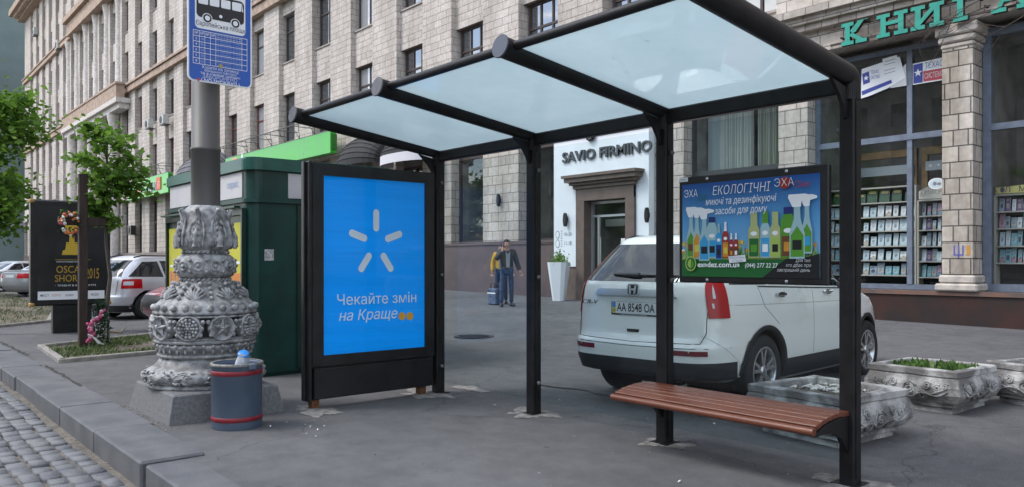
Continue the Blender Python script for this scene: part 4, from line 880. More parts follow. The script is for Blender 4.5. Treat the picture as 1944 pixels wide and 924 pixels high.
# ================================================================ GREEN KIOSK
KX0,KX1,KY0,KY1,KZ=-12.65,-9.42,3.78,5.85,2.72
K=thing('kiosk','dark green metal kiosk with cream fascia panels behind the lamp and the lightbox','kiosk',((KX0+KX1)/2,(KY0+KY1)/2,0))
kg=M('dark_green_paint',(.003,.044,.035),.42,var=.25,scale=3,bump=.06,bscale=40); kd=M('deep_green_paint',(.004,.030,.022),.35,var=.2,scale=4); cre=M('cream_fascia_panel',(.52,.51,.52),.5,var=.05,scale=3)
def krect(e=0,r=.16): return rrect(KX0-e,KY0-e,KX1+e,KY1+e,r,6)
m=MB(); m.prism(krect(),V((0,0,0)),EX,EY,.05,KZ-.52,0); m.prism(krect(-.03),V((0,0,0)),EX,EY,0,.05,0); m.build('wall',kg,K,True)
m=MB(); m.prism(krect(.0),V((0,0,0)),EX,EY,KZ-.50,KZ-.14,0); m.prism(krect(.035,.18),V((0,0,0)),EX,EY,KZ-.545,KZ-.495,0); m.build('fascia',kg,K,True)
m=MB(); m.prism(krect(.05,.19),V((0,0,0)),EX,EY,KZ-.141,KZ-.01,0); m.prism(krect(.01,.16),V((0,0,0)),EX,EY,KZ-.012,KZ+.02,0); m.build('roof',M('green_roof_paint',(.012,.085,.065),.35,var=.15,scale=3),K,True)
m=MB(); m.bx(KX1-.01,KX1+.012,KY0+.50,KY1-.2,KZ-.475,KZ-.16); m.bx(KX0+.15,KX1-.22,KY0-.012,KY0+.01,KZ-.475,KZ-.16)
m.text('сервіс',.13,V((KX1-.52,KY0-.012,KZ-.30)),EX,EZ,.002,1,ext=.0006); m.build('fascia_panel',[cre,M('faded_blue_print',(.25,.33,.55),.6)],K,True)
# door on the side facing the shelter
m=MB(); m.bx(KX1,KX1+.025,KY0+.62,KY0+.68,.06,2.15); m.bx(KX1,KX1+.025,KY0+1.46,KY0+1.52,.06,2.15); m.bx(KX1,KX1+.024,KY0+.681,KY0+1.459,2.09,2.15); m.bx(KX1,KX1+.012,KY0+.685,KY0+1.455,.08,2.085,1); m.bx(KX1+.012,KX1+.017,KY0+.80,KY0+1.36,.22,1.90)
D=m.build('door',[kd,kg],K,True)
m=MB(); m.tube([(KX1+.012,KY0+.75,1.06),(KX1+.06,KY0+.75,1.06),(KX1+.062,KY0+.88,1.06)],.010,8); m.box((KX1+.016,KY0+.75,1.04),(.008,.03,.18)); q=m.build('handle',M('dark_handle_metal',(.03,.03,.03),.4,.6),D); q.location=-K.location
m=MB(); m.bx(KX1,KX1+.004,KY0+.19,KY0+.31,1.46,1.60); m.build('sticker',M('torn_white_sticker',(.5,.5,.5),.8,var=.4,scale=30),K,True)
# shop window on the road side, papered with yellow and orange posters
m=MB(); wx0,wx1=KX0+.12,KX1-.14
m.bx(wx0,wx1,KY0-.02,KY0-.001,.62,2.02,0); m.bx(wx0-.04,wx0,KY0-.06,KY0-.001,.58,2.1,0); m.bx(wx1,wx1+.04,KY0-.06,KY0-.001,.58,2.1,0); m.bx(wx0,wx1,KY0-.06,KY0-.021,2.02,2.10,0); m.bx((wx0+wx1)/2-.02,(wx0+wx1)/2+.02,KY0-.05,KY0-.021,.62,2.02,0)
W=m.build('window',kd,K,True)
yl=M('yellow_green_poster',(.46,.44,.03),.5,var=.1,scale=2); orr=M('orange_poster',(.55,.20,.03),.5); pk=M('tan_poster',(.36,.22,.13),.6)
m=MB(); m.bx(wx0+.03,wx1-.03,KY0-.026,KY0-.0205,.70,1.93,0); m.bx(wx0+.06,wx1-.06,KY0-.03,KY0-.0265,1.02,1.30,1)
rr=random.Random(4)
for i in range(13): x=wx0+.10+i*.185; m.bx(x,x+.07,KY0-.033,KY0-.0305,1.04,1.28,2)
m.bx(wx1-.55,wx1-.12,KY0-.031,KY0-.0265,.74,.98,2); m.prism([(wx0+.1,1.36),(wx1-.1,1.42),(wx1-.1,1.45),(wx0+.1,1.39)],V((0,KY0-.0265,0)),EX,EZ,0,.003,3)
q=m.build('window_poster',[yl,orr,pk,M('white_card',(.75,.77,.78),.7)],W); q.location=-K.location
m=MB(); m.bx(wx0,wx1,KY0-.14,KY0-.061,2.105,2.13); m.build('shutter_rail',kd,K,True)
# ================================================================ BLACK ADVERT STAND further along
AX=-17.8
A=thing('advertising_stand','black pedestal advert stand with gold lettering standing on the grass behind the cross','advert stand',(AX,3.45,0))
m=MB(); m.bx(AX-.22,AX,2.74,4.18,.56,2.66,bev=.03); m.build('cabinet',blk,A,True)
m=MB(); m.bx(AX-.20,AX-.03,3.13,3.83,-.02,.56); m.build('pedestal',blk,A,True)
m=MB(); ocm=M('ochre_corner',(.35,.20,.05),.6)
for y in(2.77,4.15):
    for z in(.59,2.63): m.box((AX-.10,y,z),(.226,.09,.08),bev=.02)
m.build('corner_cap',ocm,A,True)
O=V((AX+.002,2.86,.68)); gold=M('gold_print',(.42,.27,.03),.4); 
m=MB(); m.plate([(0,0),(1.2,0),(1.2,1.86),(0,1.86)],O,EY,EZ,0,0); m.plate([(.0,.0),(1.2,.0),(1.2,.17),(0,.17)],O,EY,EZ,.002,2)
for s_,x,c_ in (('ФЕСТ',.12,3),('КІНО',.33,4),('PLAYBOY',.56,3),('ПРЕС',.80,5),('МЕДІА',1.02,3)): m.text(s_,.06,O+EY*x+EZ*.085,EY,EZ,.004,c_,ext=.0003,width=.15)
m.text('OSCAR',.20,O+EY*.58+EZ*.60,EY,EZ,.003,1,ext=.0003,width=.52); m.text('SHORTS',.20,O+EY*.58+EZ*.42,EY,EZ,.003,1,ext=.0003,width=.56); m.text('2015',.30,O+EY*.98+EZ*.51,EY,EZ,.003,1,ext=.0003,width=.24)
m.text('5–14 ТРАВНЯ В КІНОТЕАТРІ',.05,O+EY*.62+EZ*.28,EY,EZ,.003,2,ext=.0003,width=.84); m.text('КОРОТКОМЕТРАЖКИ',.04,O+EY*.58+EZ*.76,EY,EZ,.003,2,ext=.0003,width=.5); m.plate([(.3,.80),(.95,.80),(.95,.808),(.3,.808)],O,EY,EZ,.003,1)
g2=M('gold_trophy_print',(.55,.38,.04),.4)
m.plate([(.42,.90),(.78,.90),(.76,.99),(.72,1.0),(.70,1.14),(.50,1.14),(.48,1.0),(.44,.99)],O,EY,EZ,.003,6)
m.plate([(.55,1.14),(.65,1.14),(.64,1.30),(.72,1.42),(.72,1.58),(.66,1.64),(.54,1.64),(.48,1.58),(.48,1.42),(.56,1.30)],O,EY,EZ,.003,6); m.plate(ell(.14,.05,18,.6,1.68),O,EY,EZ,.004,5); m.text('КІНО',.06,O+EY*.6+EZ*1.68,EY,EZ,.005,2,ext=.0003)
m.build('poster',[M('near_black_poster',(.018,.018,.02),.3,var=.3,scale=2),gold,wht,M('sign_black',(0,0,0)),M('orange_poster',(.5,.2,.02)),M('sign_red',(.5,.05,.05)),g2],A,True)
# ================================================================ MEMORIAL CROSS with wreaths
CX_,CY_=-14.5,2.98
X=thing('memorial_cross','tall dark brown wooden memorial cross standing on the grass plot','cross',(CX_,CY_,0))
bw=M('dark_brown_timber',(.045,.026,.020),.7,col2=(.028,.017,.014),scale=5,bump=.3,bscale=30,stretch=(6,6,.6))
m=MB(); m.box((CX_,CY_,1.44),(.13,.13,2.9),bev=.008); m.build('upright',bw,X,True)
m=MB(); m.box((CX_,CY_,2.10),(.10,.72,.14),bev=.008); m.build('crossbar',bw,X,True)
def wreath(name,label,c,n,sc,cols,seed):
    rr=random.Random(seed); o=thing(name,label,'wreath',c); c=V(c)
    m=MB()
    for i in range(n*3):
        t=rr.uniform(0,6.28); r_=rr.gauss(.82,.16); p=c+V((rr.uniform(-.04,.08)*sc[0]*4,math.cos(t)*r_*sc[1],math.sin(t)*r_*sc[2])); d=V((rr.uniform(-1,1),rr.uniform(-1,1),rr.uniform(-1,1))).normalized()*.055; e=d.cross(V((1,.3,.2))).normalized()*.014
        m.add([p-e,p+e,p+e*.6+d,p-e*.6+d],[(0,1,2,3)],0)
    m.build('greenery',M('dark_fir_green',(.012,.035,.014),.8,var=.4,scale=15),o,True)
    m=MB(); mats=[]
    for i in range(n):
        t=rr.uniform(0,6.28); r_=rr.gauss(.8,.14); p=c+V((.06+rr.uniform(0,.05),math.cos(t)*r_*sc[1],math.sin(t)*r_*sc[2])); m.ball(p,rr.uniform(.020,.034),6,4,rr.randrange(len(cols)))
    m.build('flowers',cols,o,True); return o
fl=dict(w=M('white_petals',(.6,.6,.57),.7),r=M('red_petals',(.42,.05,.06),.7),p=M('pink_petals',(.50,.09,.20),.7),o=M('orange_petals',(.5,.16,.04),.7))
wreath('wreath','small round wreath of red and white flowers hung on the cross arm',(CX_+.08,CY_-.22,2.06),34,(.1,.15,.20),[fl['w'],fl['r'],fl['o']],3)
o=thing('funeral_wreath','tall dark green funeral wreath with pink flowers leaning at the foot of the cross','wreath',(CX_+.05,CY_+.24,.02)); c=o.location.copy(); rr=random.Random(9); m=MB()
for i in range(520):
    h=rr.random()**.8; wdt=.15*(1-h)**.6+.03; p=c+V((rr.gauss(0,.05),rr.gauss(.02,wdt*.55),h*.78)); d=V((rr.uniform(-1,1),rr.uniform(-1,1),rr.uniform(-.2,1))).normalized()*.07; e=d.cross(V((1,.3,.2))).normalized()*.014
    m.add([p-e,p+e,p+d],[(0,1,2)])
m.build('greenery',M('dark_fir_green',(.02,.04,.02)),o,True); m=MB()
for i in range(46):
    h=i/46; p=c+V((.09+rr.uniform(-.02,.04),-.20+.20*h**1.3+.05*math.sin(h*9)+rr.gauss(0,.02),.10+.52*h)); m.ball(p,rr.uniform(.024,.04),6,4,0 if rr.random()<.75 else 1)
for i in range(9): m.tube([c+V((.1,-.2,.22)),c+V((.14,-.14+.02*i,.20-.02*i)),c+V((.16,-.05+.03*i*.4,.05))],[.008,.01,.004],5,1)
m.build('flowers',[fl['p'],fl['w']],o,True)
m=MB(); m.tube([c+V((.05,.15,.25)),c+V((.08,.32,.22)),c+V((.07,.40,.32))],[.02,.02,.004],6); m.build('ribbon',M('tan_ribbon',(.3,.24,.14),.8),o,True)
# ================================================================ TREES
leafs=[M('maple_leaf_green',(.095,.20,.03),.55,var=.3,scale=3,spec=.3),M('fresh_leaf_green',(.18,.31,.055),.55,var=.25,scale=3,spec=.3),M('deep_leaf_green',(.045,.11,.02),.6,var=.3,scale=3,spec=.3)]
for q in leafs:
    t=q.node_tree; n=t.nodes; l=t.links; b=n['Principled BSDF']; tr=n.new('ShaderNodeBsdfTranslucent'); tr.inputs[0].default_value=(.16,.30,.04,1); mxs=n.new('ShaderNodeMixShader'); mxs.inputs[0].default_value=.48
    l.new(b.outputs[0],mxs.inputs[1]); l.new(tr.outputs[0],mxs.inputs[2]); l.new(mxs.outputs[0],n['Material Output'].inputs[0])
bark=M('grey_brown_bark',(.13,.11,.095),.9,col2=(.07,.06,.05),scale=14,bump=.6,bscale=40,stretch=(3,3,.6)); bark2=M('whitewashed_bark',(.38,.37,.34),.9,var=.3,scale=12,bump=.4,bscale=40)
def tree(name,label,base,h0,cz,rad,seed,nb,nl,ls,trk,lime=0,lean=(0,0),group=None):
    rr=random.Random(seed); o=thing(name,label,'tree',base,0,group); b=V(base); top=b+V((lean[0],lean[1],cz+rad[2]*.75)); m=MB(); P=[b.lerp(top,i/6)+V((rr.gauss(0,.02),rr.gauss(0,.02),0))*(i>0)*(1+rad[0]*.3) for i in range(7)]; P[0]=b-EZ*.05
    m.tube(P,[trk*(1-.8*i/6)+.004 for i in range(7)],8); cen=b+V((lean[0]*.8,lean[1]*.8,cz)); tips=[]
    for i in range(nb):
        t=rr.uniform(.0,1); z=h0+(cz+rad[2]*.6-h0)*t; k=min(6,max(0,(z)/(cz+rad[2]*.75)*6)); s0=P[int(k)].lerp(P[min(6,int(k)+1)],k-int(k)); a=i*2.4+rr.uniform(-.4,.4)
        q=math.sqrt(max(.12,1-((s0.z+.2*rad[2]-cen.z)/rad[2])**2)) if True else 1; e=s0+V((math.cos(a)*rad[0]*q*rr.uniform(.6,1.1),math.sin(a)*rad[1]*q*rr.uniform(.6,1.1),rad[2]*rr.uniform(.12,.5)))
        mid=s0.lerp(e,.5)+EZ*rad[2]*.10+V((rr.gauss(0,.05),rr.gauss(0,.05),0))*rad[0]; m.tube([s0,mid,e],[trk*.36*(1-t*.5),trk*.22,trk*.06],6)
        for f in(.35,.5,.65,.8,.92,1.0): tips.append((s0.lerp(mid,f/.5) if f<.5 else mid.lerp(e,(f-.5)/.5),f))
    tk=m.build('trunk',[bark],o,True)
    if lime: m=MB(); m.tube([P[0],P[0]+(P[1]-P[0])*1.0],[trk*1.06,trk*.95],10); m.build('whitewash',bark2,o,True)
    m=MB()
    cl=[(p,f,rr.choice([0,0,1,2]),rr.uniform(.10,.22)*rad[0]*(.6+.7*f)) for p,f in tips for _ in range(2)]
    for i in range(nl):
        p,f,mt,sp=rr.choice(cl); p=p+V((rr.gauss(0,sp),rr.gauss(0,sp),rr.gauss(0,sp*.7)-sp*.2)); s_=ls*rr.uniform(.6,1.25)
        d=V((rr.gauss(0,1),rr.gauss(0,1),rr.gauss(-.35,.5))).normalized(); u=d.cross(V((rr.gauss(0,.6),rr.gauss(0,.6),1))).normalized(); nn_=u.cross(d)*.18*s_
        L0=[(0,0),(.34,.12),(.30,.34),(.50,.48),(.26,.66),(0,1.0)]; ptr=[p+u*(x*s_)+d*(y*s_)+nn_*(1 if x else 0) for x,y in L0]; ptl=[p-u*(x*s_)+d*(y*s_)+nn_*(1 if x else 0) for x,y in L0[1:5]]
        if rr.random()<.25: mt=rr.choice([0,1,2])
        m.add(ptr+ptl,[(0,1,2,3,4,5),(0,5,9,8,7,6)],mt)
    m.build('crown',leafs,o,True); return o
tree('young_maple_tree','young maple tree with drooping bright leaves beside the memorial cross',(-14.75,3.42,0),1.85,2.98,(.60,.62,.80),21,22,1500,.125,.040,1,(0,-.02))
tree('street_tree','leafy green tree at the left edge in front of the parked silver car',(-26.5,3.25,0),2.0,4.35,(1.5,1.25,2.0),5,32,3300,.19,.085,1)
tree('street_tree','taller dense tree further along the street beyond the parked cars',(-40,2.2,0),2.4,4.6,(2.2,2.0,2.5),11,30,3000,.27,.12)
tree('street_tree','pale green low tree far down the street under the grey green building',(-60,4.6,.1),1.4,3.2,(2.0,2.0,2.0),15,26,2000,.30,.12)
for k,(x,y) in enumerate(((-26,-17),(-12,-20),(3,-18),(17,-21),(31,-18))): tree('roadside_tree','big leafy roadside tree across the road facing the shelter, seen in reflections',(x,y,-.16),3.2,7.2,(3.6,3.4,4.2),60+k,20,700,.75,.22,group='trees across the road')
# ================================================================ CONCRETE PLANTERS
conc=M('weathered_white_concrete',(.46,.455,.445),.9,col2=(.15,.145,.14),scale=4.5,bump=.5,bscale=35,detail=10,ramp=(.40,.58))
soilM=M('dry_planter_soil',(.13,.115,.10),.95,col2=(.24,.22,.19),scale=18,bump=.9,bscale=45)
weed=M('weed_green',(.06,.13,.02),.7,var=.4,scale=9)
def sqp(e,k=6):
    P=[]; 
    for q in range(4):
        a=[(1,-1),(1,1),(-1,1),(-1,-1)][q]; b=[(1,1),(-1,1),(-1,-1),(1,-1)][q]
        for i in range(k): P.append((e*(a[0]+(b[0]-a[0])*i/k),e*(a[1]+(b[1]-a[1])*i/k)))
    return P
def planter(label,x,y,rz,seed,wts,sc=1,plants=0):
    rr=random.Random(seed); o=thing('concrete_planter',label,'planter',(x,y,gz(x,y)),R(rz),'square concrete planters on the pavement'); m=MB()
    prof=[(.36,-.02),(.36,.05),(.395,.055),(.40,.085),(.43,.10),(.475,.17),(.475,.24),(.445,.31),(.435,.325),(.445,.335),(.445,.385),(.425,.395),(.375,.395),(.365,.385),(.36,.30)]
    rings=[[V((p[0]*sc+rr.gauss(0,.0025),p[1]*sc+rr.gauss(0,.0025),z+rr.gauss(0,.002))) for p in sqp(e)] for e,z in prof]; n=24
    m.add([p for r_ in rings for p in r_],[(i*n+j,i*n+(j+1)%n,(i+1)*n+(j+1)%n,(i+1)*n+j) for i in range(len(prof)-1) for j in range(n)],0)
    bd=m.build('body',conc,o)
    m=MB()
    for q in range(4):
        M_=Matrix.Rotation(q*math.pi/2,3,'Z')
        def P3(a,z): 
            e=.475 if .17<=z<=.24 else (.43+(z-.10)/.07*.045 if z<.17 else .475-(z-.24)/.07*.03); return M_@V((a*sc,-(e+.006)*sc,z))
        def spiral(cx,cz,r0,t0,dr,turn=2.0):
            m.tube([P3(cx+dr*(r0*(1-.75*i/14))*math.cos(t0+turn*6.283*i/14),max(.105,min(.315,cz+(r0*(1-.75*i/14))*math.sin(t0+turn*6.283*i/14)))) for i in range(15)],[.009]*14+[.005],5)
        for cx,cz,r0,dr in ((0,.185,.085,1),(0,.20,.05,-1),(.17,.245,.042,1),(-.17,.245,.042,-1),(.27,.225,.04,1),(-.27,.225,.04,-1),(.13,.15,.05,-1),(-.13,.15,.05,1),(.345,.25,.03,1),(-.345,.25,.03,-1)): spiral(cx,cz,r0,rr.uniform(0,1),dr,1.7)
        for s_ in(-1,1): m.tube([P3(s_*(.02+.05*i),.125+.03*math.sin(i*.9)+.012*i) for i in range(8)],[.011]*7+[.004],5); m.tube([P3(s_*(.10+.045*i),.118+.02*i) for i in range(7)],[.009]*6+[.004],5)
    m.build('relief',conc,o)
    m=MB(); k=14; vs=[]; e=.362*sc
    for j in range(k+1):
        for i in range(k+1): a,b=-e+2*e*i/k,-e+2*e*j/k; vs.append((a,b,.325+.028*noise.noise(V((a*6,b*6,seed)))+.012*noise.noise(V((a*22,b*22,seed)))))
    m.add(vs,[(j*(k+1)+i,j*(k+1)+i+1,(j+1)*(k+1)+i+1,(j+1)*(k+1)+i) for j in range(k) for i in range(k)],0,True)
    for i in range(150): m.ball((rr.uniform(-e,e),rr.uniform(-e,e),.335+rr.uniform(-.01,.012)),rr.uniform(.008,.022),5,4,0,(1,1,.6))
    m.build('soil',soilM,o)
    if wts:
        m=MB()
        for i in range(wts): p=V((rr.gauss(-.06,.10),rr.gauss(.05,.10),.352+rr.random()*.012)); a=rr.uniform(0,3.14); l_=rr.uniform(.015,.05); m.tube([p,p+V((math.cos(a)*l_,math.sin(a)*l_,rr.uniform(0,.014))),p+V((math.cos(a+.5)*l_*1.8,math.sin(a+.5)*l_*1.8,0))],[.007,.009,.004],5)
        m.build('litter',M('bleached_scraps',(.62,.60,.56),.9),o)
    if plants:
        m=MB()
        for i in range(plants):
            cx,cy=rr.choice([(-.22,-.05),(-.2,.12),(.22,.15),(.25,-.1),(.2,.0),(.05,.26)]); p=V((cx+rr.gauss(0,.07),cy+rr.gauss(0,.07),.33)); p.x=max(-.36,min(.36,p.x)); p.y=max(-.36,min(.36,p.y)); d=V((rr.gauss(0,.5),rr.gauss(0,.5),1)).normalized()*rr.uniform(.03,.11); e_=d.cross(V((rr.uniform(-1,1),rr.uniform(-1,1),.1))).normalized()*rr.uniform(.008,.018); m.add([p-e_*.4,p+e_*.4,p+d*.6+e_,p+d,p+d*.6-e_],[(0,1,2,3,4)])
        m.build('weeds',weed,o)
    return o
planter('square white concrete planter of bare soil right behind the bench',-3.22,6.19,-8,31,46)
planter('square white concrete planter with green weeds, beside the front wheel of the white car',-3.10,8.02,-4,32,0,.93,620)
planter('bare white concrete planter farthest from the bench, touching the weedy one',-2.28,8.86,-18,33,8,.96,0)
# ================================================================ THINGS ON THE FACADE
# big green letters over the bookshop
gl_=M('turquoise_green_letter',(.012,.27,.20),.42,var=.12,scale=5); gs=M('dark_letter_side',(.05,.035,.02),.7)
KN=thing('shop_sign','big turquoise slab letters spelling a word above the bookshop window','shop sign',(-6.2,15.6,6.05))
m=MB(); LH=.52
def LT():
    global m
    if m.v: m.build('letter',[gl_,gs],KN,True)
    m=MB()
def slab(x0,x1,z0,z1,o): m.prism([(x0,z0),(x1,z0),(x1,z1),(x0,z1)],o,EX,EZ,-.10,0,1); m.plate([(x0,z0),(x1,z0),(x1,z1),(x0,z1)],o,EX,EZ,.002,0)
def pg(P,o): m.prism(P,o,EX,EZ,-.10,.0003,1); m.plate(P,o,EX,EZ,.0025,0)
def serif(x,o,wd=.13): 
    for z in (0,LH-.075): slab(x-wd,x+wd,z,z+.075,o)
def stem(x,o): slab(x-.052,x+.052,.075,LH-.075,o); serif(x,o)
YL=15.62; KL=[onY(px,86,15.62) for px in (1597,1664,1729,1808,1878)]; lx=[q.x for q in KL]; ZL=KL[0].z-.03; LH=.455
LT(); o=V((lx[0]+.13,YL,ZL)); stem(0,o); pg([(.055,.22),(.12,.22),(.33,.075),(.20,.075),(.055,.17)],o); pg([(.055,.28),(.10,.22),(.17,.235),(.34,.445),(.22,.445)],o); slab(.17,.40,0,.075,o); slab(.20,.42,.445,LH,o)
LT(); o=V((lx[1]+.13,YL,ZL)); stem(0,o); stem(.34,o); slab(.0525,.2875,.225,.295,o)
LT(); o=V((lx[2]+.13,YL,ZL)); stem(0,o); stem(.34,o); pg([(.0525,.09),(.0525,.20),(.2875,.43),(.2875,.32)],o)
LT(); o=V((lx[3]+.13,YL,ZL)); stem(0,o); slab(.1305,.36,LH-.075,LH,o); slab(.31,.36,.30,LH-.0755,o)
LT(); o=V((lx[4]+.05,YL,ZL)); pg([(.06,.075),(.14,.075),(.30,.45),(.30,LH),(.24,LH)],o); pg([(.301,LH),(.36,LH),(.56,.075),(.44,.075),(.301,.40)],o); slab(-.02,.22,0,.074,o); slab(.38,.66,0,.074,o); slab(.18,.42,.17,.225,V((o.x,o.y+.004,o.z)))
LT()
m=MB(); m.bx(-8.1,-4.4,15.73,15.77,ZL+.08,ZL+.12); m.bx(-8.1,-4.4,15.73,15.77,ZL+.40,ZL+.44); [m.bx(x,x+.03,15.75,15.99,ZL+.2,ZL+.23) for x in(-7.9,-7,-6.1,-5.2)]; m.build('support_rail',M('rusty_rail',(.06,.045,.035),.8),KN,True)
# lettering and fittings of the white entrance
SF=thing('shop_sign','dark raised capitals across the top of the white entrance','shop sign',(-14.8,15.76,4.45))
m=MB(); u0,u1=onY(1069,297,15.77),onY(1239,272,15.77); m.text('SAVIO FIRMINO',.40,V(((u0.x+u1.x)/2,15.78,4.40)),EX,EZ,.03,0,ext=.028,width=u1.x-u0.x,bold=.02); m.build('letters',M('dark_grey_letters',(.06,.068,.075),.45),SF,True)
m=MB(); c=V((-15.05,15.76,4.93)); m.lathe([(.16,0),(.17,.03),(.13,.06),(.08,.05),(0,.07)],c,16,ax=-EY,cap=False); [m.ball(c+V((.12*math.cos(a),-.06,.12*math.sin(a))),.05,6,4) for a in(3.3,3.9,4.5,5.1,5.8,.3,2.9)]; tag(m.build('emblem',M('dark_cast_emblem',(.05,.05,.055),.5,.4),off=c),'round dark cast emblem above the lettering on the white entrance','emblem')
m=MB(); o=V((-16.42,15.777,2.05))
for z in(.15,-.10): m.prism(ell(.085,.115,18,.0,z),o,EX,EZ,0,.003,0); m.plate(ell(.065,.092,18,.0,z),o,EX,EZ,.005,1); m.text(('10-20' if z>0 else '11-18'),.14,o+V((.42,0,z)),EX,EZ,.002,0,ext=.0005)
for i in range(7): m.plate([(.14,.24-i*.07),(.20,.24-i*.07),(.20,.26-i*.07),(.14,.26-i*.07)],o,EX,EZ,.003,0)
tag(m.build('opening_hours_sign',[M('grey_print',(.3,.32,.34)),ws],off=o),'small grey opening hours lettering on the left side of the white entrance','hours sign')
def sconce(label,c):
    o=thing('wall_lamp',label,'wall lamp',c,0,'small black wall lamps on the shop walls'); m=MB(); m.prism(ell(.055,.20,14),V((0,-.02,0)),EX,EZ,0,.09); m.build('shade',blk,o); m=MB(); m.box((0,.0,0),(.07,.04,.12)); m.build('wall_plate',blk,o); return o
for px,py,lab,y in ((1076,418,'small black wall lamp left of the brown doorcase on the white surround',15.76),(1231,409,'small black wall lamp right of the brown doorcase on the white surround',15.76),(949,381,'small black wall lamp on the stone pier between two shop windows',15.98)):
    sconce(lab,onY(px,py,y))
# tall white pot
c=onY(1061,573,15.2); c.z=gz(c.x,c.y); o=thing('plant_pot','tall white tapered plant pot with a small green bush by the white entrance','plant pot',c)
m=MB(); 
def cq(e,z,r=.10): return [V((x,y,z)) for x,y in rot2([(e,-e*.6),(e*.6,-e),(-e*.6,-e),(-e,-e*.6),(-e,e*.6),(-e*.6,e),(e*.6,e),(e,e*.6)],25)]
A_=[cq(.155,0),cq(.285,1.08),cq(.265,1.08),cq(.255,1.0)]; m.add([p for r_ in A_ for p in r_],[(i*8+j,(i+1)*8+j,(i+1)*8+(j+1)%8,i*8+(j+1)%8) for i in range(3) for j in range(8)]+[tuple(range(24,32))]); m.build('pot',M('matt_white_pot',(.78,.80,.83),.45),o)
m=MB(); rr=random.Random(3)
for i in range(260):
    p=V((rr.gauss(0,.12),rr.gauss(0,.12),1.0+abs(rr.gauss(.14,.12)))); d=V((rr.gauss(0,1),rr.gauss(0,1),rr.gauss(.5,.6))).normalized()*.085; e=d.cross(V((.3,1,.5))).normalized()*.03; m.add([p,p+d*.5+e,p+d,p+d*.5-e],[(0,1,2,3)],rr.choice([0,1]))
m.build('bush',leafs[:2],o)
# green illuminated-box shop signs
lg=M('lime_green_sign',(.035,.40,.025),.30,var=.06,scale=1.5); lgd=M('dark_green_return',(.02,.16,.015),.5)
def gsign(label,x0,x1,z0,z1,txt):
    o=thing('green_shop_sign',label,'shop sign',((x0+x1)/2,15.6,z0),0,'lime green shop signs on the facade'); m=MB(); m.bx(x0,x1,15.32,15.6,z0,z1,0); m.bx(x1+.001,x1+.06,15.36,15.6,z0+.15,z1-.12,1); m.build('box',[lg,lgd],o,True)
    m=MB(); 
    for z in(z1+.02,z1+.55): m.tube([(x0,15.35-.4*(z>z1+.2),z),(x1,15.35-.4*(z>z1+.2),z)],.025,6)
    k=int((x1-x0)/1.4)
    for i in range(k+1): x=x0+(x1-x0)*i/k; m.tube([(x,15.35,z1+.02),(x,14.95,z1+.55),(x,15.97,z1+.55)],.02,6); m.tube([(x,15.35,z1+.02),(x+.7,14.95,z1+.55)],.015,5) if i<k else None
    m.build('lattice_frame',M('grey_steel_lattice',(.09,.09,.095),.6),o,True)
    if txt:
        m=MB(); c=txt; m.text('суши',1.15,V((c,15.31,(z0+z1)/2)),EX,EZ,.02,0,ext=.02,width=2.9,bold=.03); m.text('суши',1.15,V((c+.10,15.315,(z0+z1)/2-.08)),EX,EZ,.004,1,ext=.005,width=2.9,bold=.05); m.bx(c+1.62,c+2.5,15.27,15.318,(z0+z1)/2-.35,(z0+z1)/2+.45,2); m.text('я',.9,V((c+2.06,15.268,(z0+z1)/2)),EX,EZ,.003,0,ext=.004,bold=.03)
        m.prism(ell(.55,.42,20,c-2.35,(z0+z1)/2),V((0,15.31,0)),EX,EZ,0,.02,3); m.build('lettering',[wht,M('violet_blue_shadow',(.10,.10,.45),.5),M('orange_red_tile',(.6,.10,.03),.5),M('salmon_roll',(.75,.35,.25),.6)],o,True)
    else:
        m=MB(); m.prism(ell(.6,.4,20,x0+1.3,z0+.45),V((0,15.318,0)),EX,EZ,0,.02,0); m.prism([(x0+2.1,z0+.3),(x0+2.5,z0+.3),(x0+2.45,z1-.1),(x0+2.3,z1+.1)],V((0,15.318,0)),EX,EZ,0,.02,1); m.build('lettering',[M('salmon_roll',(.75,.35,.25)),wht],o,True)
    return o
a_=onY(243,365,15.32); b_=onY(319,331,15.32); gsign('lime green sushi sign with white lettering left of the kiosk',a_.x,b_.x,5.75,7.0,onY(284,352,15.32).x)
a_=onY(428,305,15.32); b_=onY(627,255,15.32); gsign('long plain lime green sign seen above the kiosk roof',a_.x,b_.x,5.95,6.86,None)
